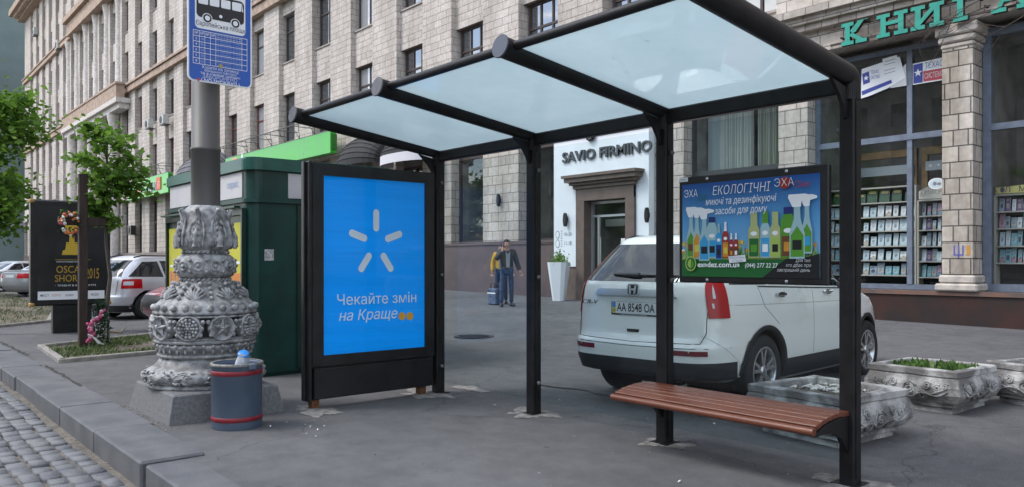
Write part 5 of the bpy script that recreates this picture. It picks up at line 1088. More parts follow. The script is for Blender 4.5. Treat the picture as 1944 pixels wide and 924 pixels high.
# domed awnings
fab=M('black_awning_fabric',(.007,.007,.008),.7,var=.2,scale=4)
def awning(label,px0,px1,pz,ph,Y,valance,side_m=None):
    p0,p1=onY(px0,pz,Y),onY(px1,pz,Y); wd=(p1.x-p0.x)*.5; c=V(((p0.x+p1.x)/2,15.95,p0.z)); ht=ph; dp=1.05 if Y>15 else 15.95-Y
    o=thing('domed_awning',label,'awning',c,0,'domed awnings over the shop windows'); m=MB(); n,k=14,8; vs=[]
    for i in range(n+1):
        a=math.pi*i/n
        for j in range(k+1):
            b=math.pi/2*j/k; q=math.sin(b)
            vs.append(V((-wd*math.cos(a)*(1),-dp*math.sin(a)*q,ht*(math.sin(a)*math.cos(b))**.9 if True else 0)))
    # quarter-barrel hood: ribs fan out from the hinge line
    vs=[]
    for j in range(k+1):
        b=math.pi/2*j/k
        for i in range(n+1):
            a=math.pi*i/n; x=-wd*math.cos(a); r_=math.sin(a)**.55; vs.append(V((x,-dp*math.cos(b)*r_,ht*math.sin(b)*r_+.012*(j%2))))
    m.add(vs,[(j*(n+1)+i,j*(n+1)+i+1,(j+1)*(n+1)+i+1,(j+1)*(n+1)+i) for j in range(k) for i in range(n)],0,False); m.build('hood',side_m or fab,o)
    m=MB()
    for j in range(1,k): b=math.pi/2*j/k; m.tube([V((-wd*math.cos(math.pi*i/n),-dp*math.cos(b)*math.sin(math.pi*i/n)**.55-.005,ht*math.sin(b)*math.sin(math.pi*i/n)**.55+.012)) for i in range(n+1)],.018,5)
    m.build('rib',fab,o)
    if valance:
        m=MB(); P=[V((-wd*math.cos(math.pi*i/n),-dp*math.sin(math.pi*i/n)**.55-.01,0)) for i in range(n+1)]; m.add(P+[p+EZ*-.33 for p in P],[(i,n+1+i,n+2+i,i+1) for i in range(n)],0,True); m.build('valance',M('pale_valance_fabric',(.6,.6,.62),.8),o)
    return o
awning('black domed awning just left over the top of the blue lightbox',640,716,322,1.22,15.35,False)
awning('black domed awning with a white valance behind the shelter post',722,812,302,.75,15.35,True)
awning('grey barrel awning behind the lamp post above the kiosk',314,385,346,1.5,14.4,False,M('grey_awning_fabric',(.10,.10,.115),.7,var=.3,scale=2))
# air conditioners
acm=M('off_white_casing',(.42,.42,.40),.6,var=.1,scale=4)
for k,(px,py,lab) in enumerate(((311,228,'pale air conditioner box below a window left of the lamp post'),(283,236,'air conditioner box on the pier left of another one'),(250,437,'dark air conditioner box low on a pier above the silver hatchback'),(110,86,'air conditioner box high on the far facade beside a window'),(66,61,'air conditioner box highest at the far end of the facade'),(72,256,'air conditioner box at the far end just over the left tree'))):
    p=onY(px,py,15.72); s_=1.0 if k<3 else 1.3
    o=thing('air_conditioner',lab,'air conditioner',p,0,'air conditioners on the facade'); m=MB(); m.box((0,0,0),(.85*s_,.34,.62*s_),bev=.02); m.build('casing',blk if k in(2,) else acm,o); m=MB(); m.lathe([(.24*s_,0),(.24*s_,.02),(.20*s_,.03),(0,.01)],(-.1,-.17,0),16,ax=-EY,cap=False); m.build('fan_grille',M('dark_grille',(.04,.04,.04),.6),o); m=MB(); m.bx(-.4*s_,.4*s_,-.15,.30,-.36*s_,-.32*s_); m.build('bracket',blk,o)
# posters stuck inside the bookshop glass
def decal(name,label,mb,mats,off): return tag(mb.build(name,mats,off=off),label,'window sticker')
YS=16.30
m=MB(); nav=M('sticker_navy',(.03,.05,.28),.5); crd=M('white_card',(.75,.77,.78),.7)
def wp(px,py): q=onY(px,py,YS); return (q.x,q.z)
O=V((0,YS,0)); m.prism([wp(1636,132),wp(1708,108),wp(1719,148),wp(1686,168),wp(1650,183),wp(1634,188)],O,EX,EZ,0,.004,0); m.plate([wp(1637,141),wp(1650,136),wp(1652,157),wp(1639,162)],O,EX,EZ,.006,1); m.plate([wp(1636,174),wp(1692,152),wp(1694,158),wp(1637,182)],O,EX,EZ,.006,1); m.plate([wp(1675,113),wp(1703,105),wp(1711,142),wp(1700,152),wp(1684,150)],O,EX,EZ,.008,0)
for a,b in ((114,.5),(120,.5),(131,.3),(137,.3)): m.plate([wp(1679,a+4),wp(1700,a-2),wp(1700,a-1),wp(1679,a+5)],O,EX,EZ,.010,2)
s0=wp(1644.5,149); m.plate(star(.06,.025,5,*s0),O,EX,EZ,.008,0)
for s_,py,wx in (('ТЕХАС',139,(1653,1669)),('СИСТЕМС',149,(1653,1671))): a_,b_=wp(wx[0],py),wp(wx[1],py); m.text(s_,.10,V(((a_[0]+b_[0])/2,YS,a_[1])),EX,EZ,.007,1,ext=.0004,width=b_[0]-a_[0])
decal('window_poster','white computer shaped sticker with a navy star flag high in the bookshop window',m,[crd,nav,M('grey_print',(.3,.3,.3))],onY(1670,150,YS))
m=MB(); m.prism([wp(1733,122),wp(1794,109),wp(1794,152),wp(1733,162)],O,EX,EZ,0,.004,0); m.plate([wp(1734,124),wp(1752,120),wp(1752,157),wp(1734,160)],O,EX,EZ,.006,1); m.plate([wp(1753,136),wp(1794,129),wp(1794,150),wp(1753,156)],O,EX,EZ,.006,2)
m.plate(star(.085,.035,5,*wp(1743,139)),O,EX,EZ,.008,0); a_,b_=wp(1756,126),wp(1791,121)
m.text('ТЕХАС',.17,V(((a_[0]+b_[0])/2,YS,(a_[1]+b_[1])/2)),EX,EZ,.007,1,ext=.0004,width=b_[0]-a_[0],bold=.01); m.text('СИСТЕМС',.15,V(((a_[0]+b_[0])/2,YS,wp(1774,143)[1])),EX,EZ,.008,0,ext=.0004,width=(b_[0]-a_[0])*1.02,bold=.01)
decal('window_poster','flag like sticker with a star, red and blue, beside the stone pillar',m,[crd,nav,M('sticker_red',(.42,.05,.07),.5)],onY(1765,140,YS))
m=MB(); m.prism([wp(1694,150),wp(1720,121),wp(1721,163),wp(1690,168)],O,EX,EZ,-.006,-.003,0); decal('window_poster','plain pale sheet half hidden behind the computer shaped sticker',m,[M('pale_sheet',(.55,.57,.58),.8)],onY(1706,150,YS))
m=MB(); q=wp(1778,349); m.prism(ell(.155,.11,24,*q),V((0,YS,0)),EX,EZ,0,.004,0); m.plate(ell(.135,.09,24,*q),O,EX,EZ,.006,1); m.plate(star(.05,.03,6,q[0]-.03,q[1]),O,EX,EZ,.008,2); m.plate(ell(.04,.03,10,q[0]+.05,q[1]-.01),O,EX,EZ,.008,2); decal('round_sticker','oval pale round sticker on the glass beside the stone pillar',m,[crd,M('pale_ice_blue',(.5,.6,.64)),M('grey_print',(.3,.3,.3))],onY(1778,349,YS))
# ---- book racks and books
rackM=M('beige_rack_edge',(.42,.40,.35),.6); rackD=M('dark_rack_back',(.02,.02,.022),.8)
def rack(label,x0,x1,y,z0,z1,shelves,sign=None,lean=0,curve=0):
    o=thing('book_rack',label,'book rack',((x0+x1)/2,y,z0),0,'book display racks in the bookshop window'); m=MB(); m.bx(x0,x1,y+.22,y+.24,z0,z1,1)
    for z in shelves: m.bx(x0,x1,y-.0,y+.22,z-.02,z,1); m.bx(x0,x1,y-.01,y-.0005,z-.022,z+.004,0); 
    m.build('shelves',[rackM,rackD],o,True); m=MB()
    for x in(x0-.035,x1): m.bx(x,x+.034,y-.02,y+.25,z0-.12,z1+.02)
    m.bx(x0,x1,y-.02,y+.2,z1,z1+.03); m.build('side_frame',rackM,o,True)
    if sign: 
        m=MB(); c=(x0+x1)/2; hw=(x1-x0)/2; P=[(c+hw*math.cos(R(180-180*i/16))*1.0,z1+.04+.20*math.sin(R(180*i/16))) for i in range(17)]; P=[(x0,z1+.04)]+[(x0+(x1-x0)*i/16,z1+.20+.10*math.sin(math.pi*i/16)) for i in range(17)]+[(x1,z1+.04)]
        m.prism(P,V((0,y-.02,0)),EX,EZ,-.02,0,0); m.text(sign,.20,V((c,y-.02,z1+.15)),EX,EZ,.003,1,ext=.001,width=(x1-x0)*.86,bold=.02,bend=lambda x:.10*math.cos(x/(hw)*1.4)-.05); m.build('sign_board',[M('pale_stone_board',(.55,.55,.50),.7),M('brown_letters',(.20,.14,.05),.6)],o,True)
    return o
rx0,rx1=onY(1556,400,16.75).x,onY(1738,400,16.75).x; px2,px3=onY(1744,400,16.75).x,onY(1800,400,16.75).x
SH=[1.16,1.475,1.775,2.075,2.375,2.68]
RA=(rx0,rx1,16.72); rack('wide beige book rack behind the left bookshop window',rx0,rx1,16.72,1.05,2.98,SH)
SH2=[1.13,1.45,1.76,2.07,2.36]
rack('narrow beige book rack with an arched sign beside the stone pillar',px2+.03,px3,16.70,1.03,2.66,SH2[:],'ЮНІВЕРС')
rx4,rx5=onY(1892,450,16.75).x,onY(1990,450,16.75).x; SH3=[1.42,1.74,2.06,2.38]
rack('curved book rack under a yellow sign at the right edge',rx4,rx5,16.72,1.0,2.68,SH3)
m=MB(); m.prism([(rx4,2.72),(rx5,2.72),(rx5,2.88),(rx4,2.84)],V((0,16.7,0)),EX,EZ,0,.02,0); [m.plate(ell(.04,.055,12,rx4+.12+.17*i,2.79),V((0,16.7,0)),EX,EZ,.022,1) for i in range(1)]; m.text('А . Л . М . 1',.15,V(((rx4+rx5)/2-.1,16.70,2.785)),EX,EZ,.022,1,ext=.0006,width=.75); tag(m.build('yellow_sign',[M('pale_yellow_board',(.50,.45,.15),.7),M('dark_print',(.06,.05,.10),.6)],off=(rx4,16.7,2.72)),'pale yellow sign board above the rack at the right edge','shop sign')
bcol=[('pale blue',(.42,.56,.62)),('white',(.66,.70,.72)),('ice blue',(.50,.63,.68)),('grey blue',(.25,.33,.40)),('dark grey',(.10,.11,.12)),('violet',(.16,.08,.24)),('turquoise',(.18,.42,.48)),('dark green',(.015,.07,.03)),('wine red',(.17,.015,.05)),('pink',(.42,.25,.34))]
bm_=[M('book_'+n_.replace(' ','_'),c_,.4,var=.25,scale=9) for n_,c_ in bcol]; pic=[M('cover_picture_dark',(.08,.11,.15),.4,var=.6,scale=14),M('cover_picture_pale',(.55,.60,.62),.4,var=.3,scale=14),M('cover_gold',(.45,.36,.10),.4)]+[M('cover_picture_'+a_,c_,.4,var=.5,scale=16) for a_,c_ in (('sea',(.16,.28,.36)),('sand',(.42,.38,.30)),('night',(.07,.08,.12)),('mist',(.36,.42,.46)),('rose',(.36,.20,.24)))]
page=M('book_pages',(.6,.58,.52),.8)
bp={}
ordn=['first','second','third','fourth','fifth','sixth','seventh','eighth','ninth','tenth','eleventh','twelfth','thirteenth','fourteenth']
def bproto(ci,v,wd,h):
    key=(ci,v,round(wd,3),round(h,3))
    if key not in bp:
        m=MB(); lean=.05; u=EX; vv=V((0,.16,1)).normalized(); o=V((0,0,.002)); m.prism([(-wd/2,0),(wd/2,0),(wd/2,h),(-wd/2,h)],o,u,vv,-.022,0,0); m.prism([(-wd/2+.004,.004),(wd/2+.002,.004),(wd/2+.002,h+.002),(-wd/2+.004,h+.002)],o,u,vv,-.019,-.003,1)
        if v==0: m.plate([(-wd*.32,h*.18),(wd*.32,h*.18),(wd*.32,h*.55),(-wd*.32,h*.55)],o,u,vv,.001,2); m.plate([(-wd*.35,h*.72),(wd*.35,h*.72),(wd*.35,h*.80),(-wd*.35,h*.80)],o,u,vv,.001,2)
        elif v==1: m.plate(ell(wd*.3,h*.2,14,0,h*.42),o,u,vv,.001,2); m.plate([(-wd*.35,h*.8),(wd*.2,h*.8),(wd*.2,h*.86),(-wd*.35,h*.86)],o,u,vv,.001,2)
        elif v==2: m.plate([(-wd*.5,h*.08),(wd*.5,h*.02),(wd*.5,h*.38),(wd*.1,h*.5),(-wd*.5,h*.25)],o,u,vv,.001,2); m.plate([(-wd*.4,h*.7),(wd*.4,h*.7),(wd*.4,h*.74),(-wd*.4,h*.74)],o,u,vv,.001,2); m.plate([(-wd*.4,h*.8),(wd*.1,h*.8),(wd*.1,h*.84),(-wd*.4,h*.84)],o,u,vv,.001,2)
        else: m.plate(ell(wd*.25,h*.12,12,-.02,h*.82),o,u,vv,.001,2); m.plate(ell(wd*.25,h*.12,12,.035,h*.82),o,u,vv,.0015,2)
        ob=m.build('book',[bm_[ci],page,pic[2] if v==3 else (pic[(1,6,4)[v]] if ci in (0,1,2) else pic[3+(ci*2+v)%5])]); bp[key]=ob; return ob
    ob=bp[key].copy(); COL.objects.link(ob); return ob
def fill(x0,x1,y,z,cols,n,h0,rack_name,shelf,rr,vx=None,skip=0):
    k=0
    for i in range(n):
        x=x0+(x1-x0)*(i+.5)/n+rr.uniform(-.006,.006); ci=rr.choice(cols)
        if vx and not(vx(x)): continue
        h=h0*rr.choice([.80,.90,1,1.04,1.1]); v=3 if ci in(7,8) else rr.choice([0,1,2])
        o=bproto(ci,v,(x1-x0)/n*rr.choice([.62,.74,.80,.92]),h); o.location=(x,y+.05,z)
        k+=1; tag(o,'%s book %s from left on %s shelf of the %s rack'%(bcol[ci][0],ordn[k-1],shelf,rack_name),'book','books on the racks in the bookshop window')
rr=random.Random(17)
def hideA(x):
    px=vis(V((x,16.75,2)))[0]; return 1574<px<1604 or px>1630
tops=['bottom','fifth','fourth','third','second','top']
for j,z in enumerate(SH): fill(rx0+.02,rx1-.02,16.72,z,[[3,4,6,3,0],[0,2,6,1,2],[2,2,0,2],[1,2,2,1],[1,0,2,1],[7,7,8]][j],13 if j<5 else 8,.235 if j<5 else .26,'wide',tops[j],rr,hideA)
for j,z in enumerate(SH2): fill(px2+.05,px3-.02,16.70,z,[[6,9,3,6],[6,3,5,2],[1,3,3,2],[2,5,3],[3,9,9]][j],5,.245,'arched sign',['bottom','fourth','third','second','top'][j],rr)
for j,z in enumerate(SH3): fill(rx4+.03,rx5-.02,16.72,z,[[6,0,3,2],[6,2,3,6],[3,4,9,1],[5,1,3,9]][j],8,.255,'yellow sign',['bottom','third','second','top'][j],rr)
# bare creeper twigs in front of the letters
m=MB(); rr=random.Random(23); tw=M('bare_twig_bark',(.06,.045,.04),.9)
def twig(p,d,l_,r_,dep):
    P=[p]; 
    for i in range(5): d=(d+V((rr.gauss(0,.16),rr.gauss(0,.06),rr.gauss(-.02,.12)))).normalized(); P.append(P[-1]+d*l_/5)
    m.tube(P,[r_*(1-.15*i) for i in range(6)],5)
    if dep:
        for i in range(3): twig(P[rr.randrange(1,6)],(d+V((rr.gauss(0,.6),rr.gauss(0,.2),rr.gauss(0,.6)))).normalized(),l_*.6,r_*.6,dep-1)
for px,py,dx,dz in ((1945,-10,-1,-.25),(1900,-20,-1,-.45),(1960,20,-1,-.30),(1880,10,-1,-.2)): twig(onY(px,py,15.25),V((dx,0,dz)).normalized(),1.15,.012,2)
o=tag(m.build('creeper',tw,off=onY(1850,20,15.25)),'bare brown creeper twigs hanging over the turquoise letters','creeper')
# ================================================================ CARS
tyreM=M('tyre_rubber',(.014,.014,.015),.8,bump=.2,bscale=60); plasM=M('black_trim_plastic',(.022,.023,.025),.55,bump=.06,bscale=150); chrome=M('chrome',(.62,.64,.66),.08,1); alloy=M('silver_alloy',(.50,.51,.52),.25,.85); wellM=M('wheel_well_dark',(.008,.008,.008),.9)
carG=glass('car_glass',ior=1.6,base=(.012,.014,.017)); lampR=M('tail_lamp_red',(.46,.002,.006),.22,spec=.35); lampW=M('lamp_clear',(.62,.62,.64),.12,coat=1); lampDR=M('reflector_dark_red',(.16,.015,.025),.3); seam=M('panel_gap',(.02,.02,.02),.8); plateM=M('plate_white',(.72,.73,.72),.4); plateB=M('plate_black',(.02,.02,.02),.5); plY=M('plate_yellow',(.65,.52,.03),.5); plB=M('plate_light_blue',(.08,.25,.55),.5)
def interp(T,z,j):
    if z<=T[0][0]: return T[0][j]
    for a,b in zip(T,T[1:]):
        if z<=b[0]: t=(z-a[0])/(b[0]-a[0]); return a[j]+(b[j]-a[j])*t
    return T[-1][j]
class Body:
    """slices (z, rear y, front y, half width); plan outline is a super-ellipse"""
    def __init__(s,T,n=6.5,nf=4.0,yc=1.3): s.T=T;s.n=n;s.nf=nf;s.yc=yc
    def dims(s,z): return interp(s.T,z,1),interp(s.T,z,2),interp(s.T,z,3)
    def S(s,t,z,off=0):
        r,f,w=s.dims(z); n=s.n if math.sin(t)<0 else s.nf; L=(s.yc-r) if math.sin(t)<0 else (f-s.yc)
        c,q=math.cos(t),math.sin(t); x=w*math.copysign(abs(c)**(2/n),c); y=s.yc+L*math.copysign(abs(q)**(2/n),q)
        if off:
            e=1e-3; a=s.S(t+e,z)-s.S(t-e,z); zz=min(max(z,s.T[0][0]+.011),s.T[-1][0]-.011); b=s.S(t,zz+.01)-s.S(t,zz-.01); nn=a.cross(b); nn.normalize(); return V((x,y,z))+nn*off
        return V((x,y,z))
    def TR(s,x,z):
        w=s.dims(z)[2]; k=min(1,abs(x)/w); c=k**(s.n/2); t=-math.acos(min(1,c)); return t if x>=0 else -math.pi-t
    def TS(s,y,z,sx=1):
        r,f,w=s.dims(z)
        if y<s.yc: q=-min(1,(s.yc-y)/(s.yc-r))**(s.n/2)
        else: q=min(1,(y-s.yc)/(f-s.yc))**(s.nf/2)
        t=math.asin(q); return t if sx>0 else math.pi-t
    def mesh(s,zs,N=112):
        m=MB(); base=[]
        K=4000; pts=[s.S(-math.pi+2*math.pi*i/K,.8) for i in range(K+1)]; L_=[0]
        for a,b in zip(pts,pts[1:]): L_.append(L_[-1]+(b-a).length)
        ts=[]; j=0
        for i in range(N):
            q=L_[-1]*i/N
            while L_[j+1]<q: j+=1
            ts.append(-math.pi+2*math.pi*j/K)
        vs=[s.S(t,z) for z in zs for t in ts]
        m.add(vs,[(i*N+j,i*N+(j+1)%N,(i+1)*N+(j+1)%N,(i+1)*N+j) for i in range(len(zs)-1) for j in range(N)],0,True)
        m.add(vs[:N],[tuple(range(N))[::-1]],0); m.add(vs[-N:],[tuple(range(N))],0,True)
        return m
    def patch(s,m,fn,nu,nv,off,mat,thick=.006):
        """fn(a,b)->(t,z) for a,b in 0..1"""
        A=[[s.S(*fn(i/nu,j/nv),off) for i in range(nu+1)] for j in range(nv+1)]; Bk=[[s.S(*fn(i/nu,j/nv),off-thick) for i in range(nu+1)] for j in range(nv+1)]
        vs=[p for r_ in A for p in r_]; k=nu+1; m.add(vs,[(j*k+i,j*k+i+1,(j+1)*k+i+1,(j+1)*k+i) for j in range(nv) for i in range(nu)],mat,True)
        rim=[(j,i) for j,i in [(0,i) for i in range(nu)]+[(j,nu) for j in range(nv)]+[(nv,nu-i) for i in range(nu)]+[(nv-j,0) for j in range(nv)]]
        vs=[A[j][i] for j,i in rim]+[Bk[j][i] for j,i in rim]; q=len(rim); m.add(vs,[(i,q+i,q+(i+1)%q,(i+1)%q) for i in range(q)],mat)
    def rear(s,m,x0b,x1b,x0t,x1t,z0,z1,off,mat,nu=14,nv=6,thick=.006):
        s.patch(m,lambda a,b:(s.TR((x0b+(x1b-x0b)*a)*(1-b)+(x0t+(x1t-x0t)*a)*b,z0+(z1-z0)*b),z0+(z1-z0)*b),nu,nv,off,mat,thick)
    def side(s,m,P,off,mat,sx=1,nu=12,nv=6,thick=.006):
        """P four corners (y,z): rear-bottom, front-bottom, front-top, rear-top"""
        def fn(a,b):
            y=(P[0][0]*(1-a)+P[1][0]*a)*(1-b)+(P[3][0]*(1-a)+P[2][0]*a)*b; z=(P[0][1]*(1-a)+P[1][1]*a)*(1-b)+(P[3][1]*(1-a)+P[2][1]*a)*b
            return s.TS(y,z,sx),z
        if sx<0: f2=fn; fn=lambda a,b:f2(1-a,b)
        s.patch(m,fn,nu,nv,off,mat,thick)
    def line(s,m,pts,off,r,mat,kind='side',sx=1):
        Q=[]
        for a,b in zip(pts,pts[1:]):
            for i in range(8): Q.append((a[0]+(b[0]-a[0])*i/8,a[1]+(b[1]-a[1])*i/8))
        Q.append(pts[-1]); m.tube([s.S(s.TS(p[0],p[1],sx) if kind=='side' else s.TR(p[0],p[1]),p[1],off) for p in Q],r,5,mat)
def boolean_cut(o,cutters):
    for k in cutters:
        md=o.modifiers.new('b','BOOLEAN'); md.operation='DIFFERENCE'; md.object=k; md.solver='EXACT'
    dg=bpy.context.evaluated_depsgraph_get(); dg.update(); me=bpy.data.meshes.new_from_object(o.evaluated_get(dg)); o.modifiers.clear(); old=o.data; o.data=me; bpy.data.meshes.remove(old)
    for k in cutters: d=k.data; bpy.data.objects.remove(k); bpy.data.meshes.remove(d)
def wheel(root,x,y,sx,R_=.35,wd=.225,steer=0,simple=False):
    o=bpy.data.objects.new('wheel',None); COL.objects.link(o); o.parent=root; o.location=(x,y,R_); o.rotation_euler=(0,0,R(steer)); o.empty_display_size=.1
    ax=EX*sx; m=MB(); rr_=R_*.665
    m.lathe([(rr_,-wd),(R_*.93,-wd),(R_,-wd*.86),(R_,-wd*.14),(R_*.955,-.008),(R_*.80,.004),(rr_+.008,-.004),(rr_-.01,-.02)],(0,0,0),40,0,True,ax=ax,cap=False); m.build('tyre',tyreM,o)
    m=MB(); m.lathe([(rr_+.006,-.006),(rr_-.008,.0),(rr_-.022,-.012),(rr_-.03,-.09),(rr_-.04,-wd+.02)],(0,0,0),40,0,True,ax=ax,cap=False)
    m.lathe([(rr_-.03,-.10),(0,-.11)],(0,0,0),24,1,False,ax=ax,cap=False)
    for k in range(5):
        for d in(-.17,.17):
            a=2*math.pi*k/5+.35; e=V((0,math.cos(a+d*.45),math.sin(a+d*.45))); f=V((0,math.cos(a+d*1.25),math.sin(a+d*1.25))); u=V((0,-e.z,e.y)); p0=e*.045; p1=f*(rr_-.018)
            vs=[p0-u*.020+ax*-.02,p0+u*.020+ax*-.02,p1+u*.017+ax*-.012,p1-u*.017+ax*-.012]; bk=[p-ax*.05 for p in vs]; tp=[p0.lerp(p1,.5)-u*.012+ax*-.008,p0.lerp(p1,.5)+u*.012+ax*-.008]
            F=[(0,1,2,3),(0,4,5,1),(1,5,6,2),(2,6,7,3),(3,7,4,0)]
            if sx<0: F=[f_[::-1] for f_ in F]
            m.add(vs+bk,F,0)
    m.lathe([(.058,-.03),(.055,-.012),(.03,-.006),(0,-.005)],(0,0,0),18,0,True,ax=ax,cap=False); m.build('rim',[alloy,wellM],o); return o
def car(name,label,loc,rz,T,paint,wb,R_=.35,track=.9,n=6.5,nf=4,yc=1.3,clad=False,group=None,belt=1.0,cant=1.45,win=None,wheelx=None,rearwin=None,windscreen=None,det=True,zs=None,lamp=None,plate=True,lamp_split=False):
    o=thing(name,label,'car',loc,rz,group); b=Body(T,n,nf,yc); o_b=b
    if zs is None:
        zs=[]; 
        for p,q in zip(T,T[1:]): zs+=[p[0]+(q[0]-p[0])*i/3 for i in range(3)]
        zs.append(T[-1][0])
    body=b.mesh(zs).build('body',[paint,wellM],o)
    cs=[]
    for y in(0,wb):
        for sx in(-1,1):
            m=MB(); m.lathe([(R_*1.19,-.30),(R_*1.19,.3)],(sx*(track-.03),y,R_*1.02),36,1,False,ax=EX); c=m.build('cut',[paint,wellM]); c.location=loc; c.rotation_euler=(0,0,rz); cs.append(c)
    bpy.context.view_layer.update(); boolean_cut(body,cs)
    if det:
        for y in(0,wb):
            for sx in(-1,1): wheel(o,sx*(track-.012),y,sx,R_)
    wx=MB()
    for y in(0,wb): wx.tube([(-track+.2,y,R_),(track-.2,y,R_)],.06,6)
    wx.bx(-track+.28,track-.28,-.5,wb+.5,.2,.34); wx.build('axle',wellM,o)
    # windows
    for sx in(-1,1):
        for k,P in enumerate(win or []):
            m=MB(); b.side(m,P,.004,0,sx); m.build('side_window',carG,o)
    if rearwin: m=MB(); b.rear(m,*rearwin,.004,0,20,8); m.build('rear_window',carG,o)
    if windscreen:
        xb,xt,z0,z1=windscreen; m=MB(); b.patch(m,lambda a,c:(lambda z,x:((math.acos(min(1,(abs(x)/b.dims(z)[2]))**(b.nf/2)) if x>=0 else math.pi-math.acos(min(1,(abs(x)/b.dims(z)[2]))**(b.nf/2))),z))(z0+(z1-z0)*c,(xb+(xt-xb)*c)*(1-2*a)*1.0),18,6,.004,0); m.build('windscreen',carG,o)
    if lamp:
        for sx in(-1,1):
            m=MB(); y1,z0,z1,x0=lamp
            def fn(a,c,sx=sx):
                z=z0+(z1-z0)*c; ta=b.TR(x0*1.0,z); tb=b.TS(y1,z); t=ta+(tb-ta)*a; return (t if sx>0 else -math.pi-t,z)
            f2=fn if sx>0 else (lambda a,c:fn(1-a,c))
            b.patch(m,f2,16,5,.008,0); L_=m.build('tail_light',lampR,o)
            if lamp_split: m=MB(); f3=lambda a,c:f2(.12+.55*a if sx>0 else .33+.55*a,.35+.4*c); b.patch(m,f3,10,3,.011,0,.003); m.build('clear_lens',lampW,L_)
    if plate: m=MB(); zc=plate if not isinstance(plate,bool) else .8; b.rear(m,-.26,.26,-.26,.26,zc-.055,zc+.055,.012,0,8,2); m.build('number_plate',plateM,o)
    return o,b
# ---------------------------------------------------------------- white SUV behind the shelter
white=M('pearl_white_paint',(.83,.835,.80),.28,var=.02,scale=2,coat=.8)
A_=R(4.8); LOC=V((-5.02,6.68,0)); LOC.z=gz(-5.02,7.9)-.03
T=[(.20,-.25,3.25,.76),(.27,-.55,3.40,.83),(.34,-.92,3.50,.880),(.46,-.965,3.56,.900),(.58,-.975,3.58,.908),(.63,-.972,3.58,.910),(.665,-.945,3.56,.910),(.72,-.925,3.53,.910),(.85,-.915,3.48,.908),(.97,-.905,3.33,.902),(1.06,-.898,2.95,.893),(1.12,-.892,2.55,.884),(1.19,-.880,2.18,.868),(1.23,-.86,2.10,.85),(1.32,-.795,1.98,.795),(1.44,-.705,1.74,.712),(1.54,-.630,1.52,.635),(1.60,-.585,1.35,.578),(1.640,-.55,1.15,.51),(1.662,-.48,.95,.42),(1.676,-.33,.70,.30),(1.684,.15,.45,.15)]
car1,b=car('parked_car','white four by four with a Ukrainian plate parked behind the shelter glass',LOC,A_,T,white,2.62,.352,.905,win=[[(-.55,1.20),(.05,1.19),(-.05,1.53),(-.42,1.50)],[(.10,1.19),(1.02,1.17),(.92,1.56),(.0,1.54)],[(1.08,1.17),(2.02,1.13),(1.52,1.545),(.98,1.56)]],rearwin=(-.745,.745,-.515,.515,1.222,1.585),windscreen=(.74,.56,1.22,1.56),plate=False)
def cz(*a): return a
# black cladding: rear bumper lower, sills, arch rims
m=MB(); b.patch(m,lambda a,c:(-math.pi+.02+(math.pi-.04)*a if False else (lambda t0,t1:t0+(t1-t0)*a)(-math.pi-b.TS(-.47,.35),b.TS(-.47,.35)),.325+.165*c),60,8,.006,0); m.build('bumper_skirt',plasM,car1)
for sx in(-1,1):
    m=MB(); b.side(m,[(.40,.24),(2.22,.24),(2.22,.44),(.40,.44)],.010,0,sx,16,4); m.build('sill_trim',plasM,car1)
    for y in(0,2.62):
        m=MB(); n=26; vs=[]
        for i in range(n+1):
            a=R(-22+224*i/n); 
            for rr_ in(.405,.447):
                Y,Z=y+math.cos(a)*rr_,.355+math.sin(a)*rr_
                Z=max(.21,Z); vs.append(b.S(b.TS(Y,Z,sx),Z,.012)); 
        for i in range(n+1):
            a=R(-22+224*i/n); Y,Z=y+math.cos(a)*.405,max(.21,.355+math.sin(a)*.405); p=b.S(b.TS(Y,Z,sx),Z,.012); vs.append(p-EX*sx*.05)
        F=[(2*i,2*i+1,2*i+3,2*i+2) for i in range(n)]+[(2*i,2*i+2,2*n+2+i+1,2*n+2+i) for i in range(n)]
        if sx<0: F=[f[::-1] for f in F]
        m.add(vs,F,0,True); m.build('arch_trim',plasM,car1)
# tail lamps
def corner(m,ta,tb,z0,z1,off,mat,sx,nu=14,nv=8,th=.006,shape=None):
    def fn(a,c):
        z=z0+(z1-z0)*c; A0,A1=ta(z),tb(z); t=A0+(A1-A0)*(a if sx>0 else 1-a); return (t if sx>0 else -math.pi-t,z)
    b.patch(m,fn,nu,nv,off,mat,th)
for sx in(-1,1):
    xin=lambda z:b.TR(.745-.16*(z-.9),z); yout=lambda z:b.TS(-.60-.02*(z-.90)/.345,z)
    m=MB(); corner(m,xin,yout,.895,1.245,.012,0,sx); tl_=m.build('tail_light',lampR,car1)
    m=MB(); corner(m,lambda z:b.TR(.785-.16*(z-.9),z),lambda z:b.TS(-.735,z),1.075,1.20,.016,0,sx,10,4,.004); corner(m,lambda z:b.TR(.775-.16*(z-.9),z),lambda z:b.TS(-.755,z),.985,1.03,.016,0,sx,10,3,.004); m.build('clear_lens',lampW,tl_)
    m=MB(); corner(m,lambda z:b.TR(b.dims(z)[2]*.985,z),lambda z:b.TS(b.dims(z)[0]+.145,z),1.25,1.52,.010,0,sx,8,8); m.build('pillar_lamp',M('pillar_lamp_red',(.38,.03,.04),.2,coat=.8),car1)
    m=MB(); b.rear(m,sx*.44 if sx>0 else -.76,.76 if sx>0 else -.44,sx*.44 if sx>0 else -.76,.76 if sx>0 else -.44,.555,.60,.006,0,8,2); m.build('bumper_reflector',lampDR,car1)
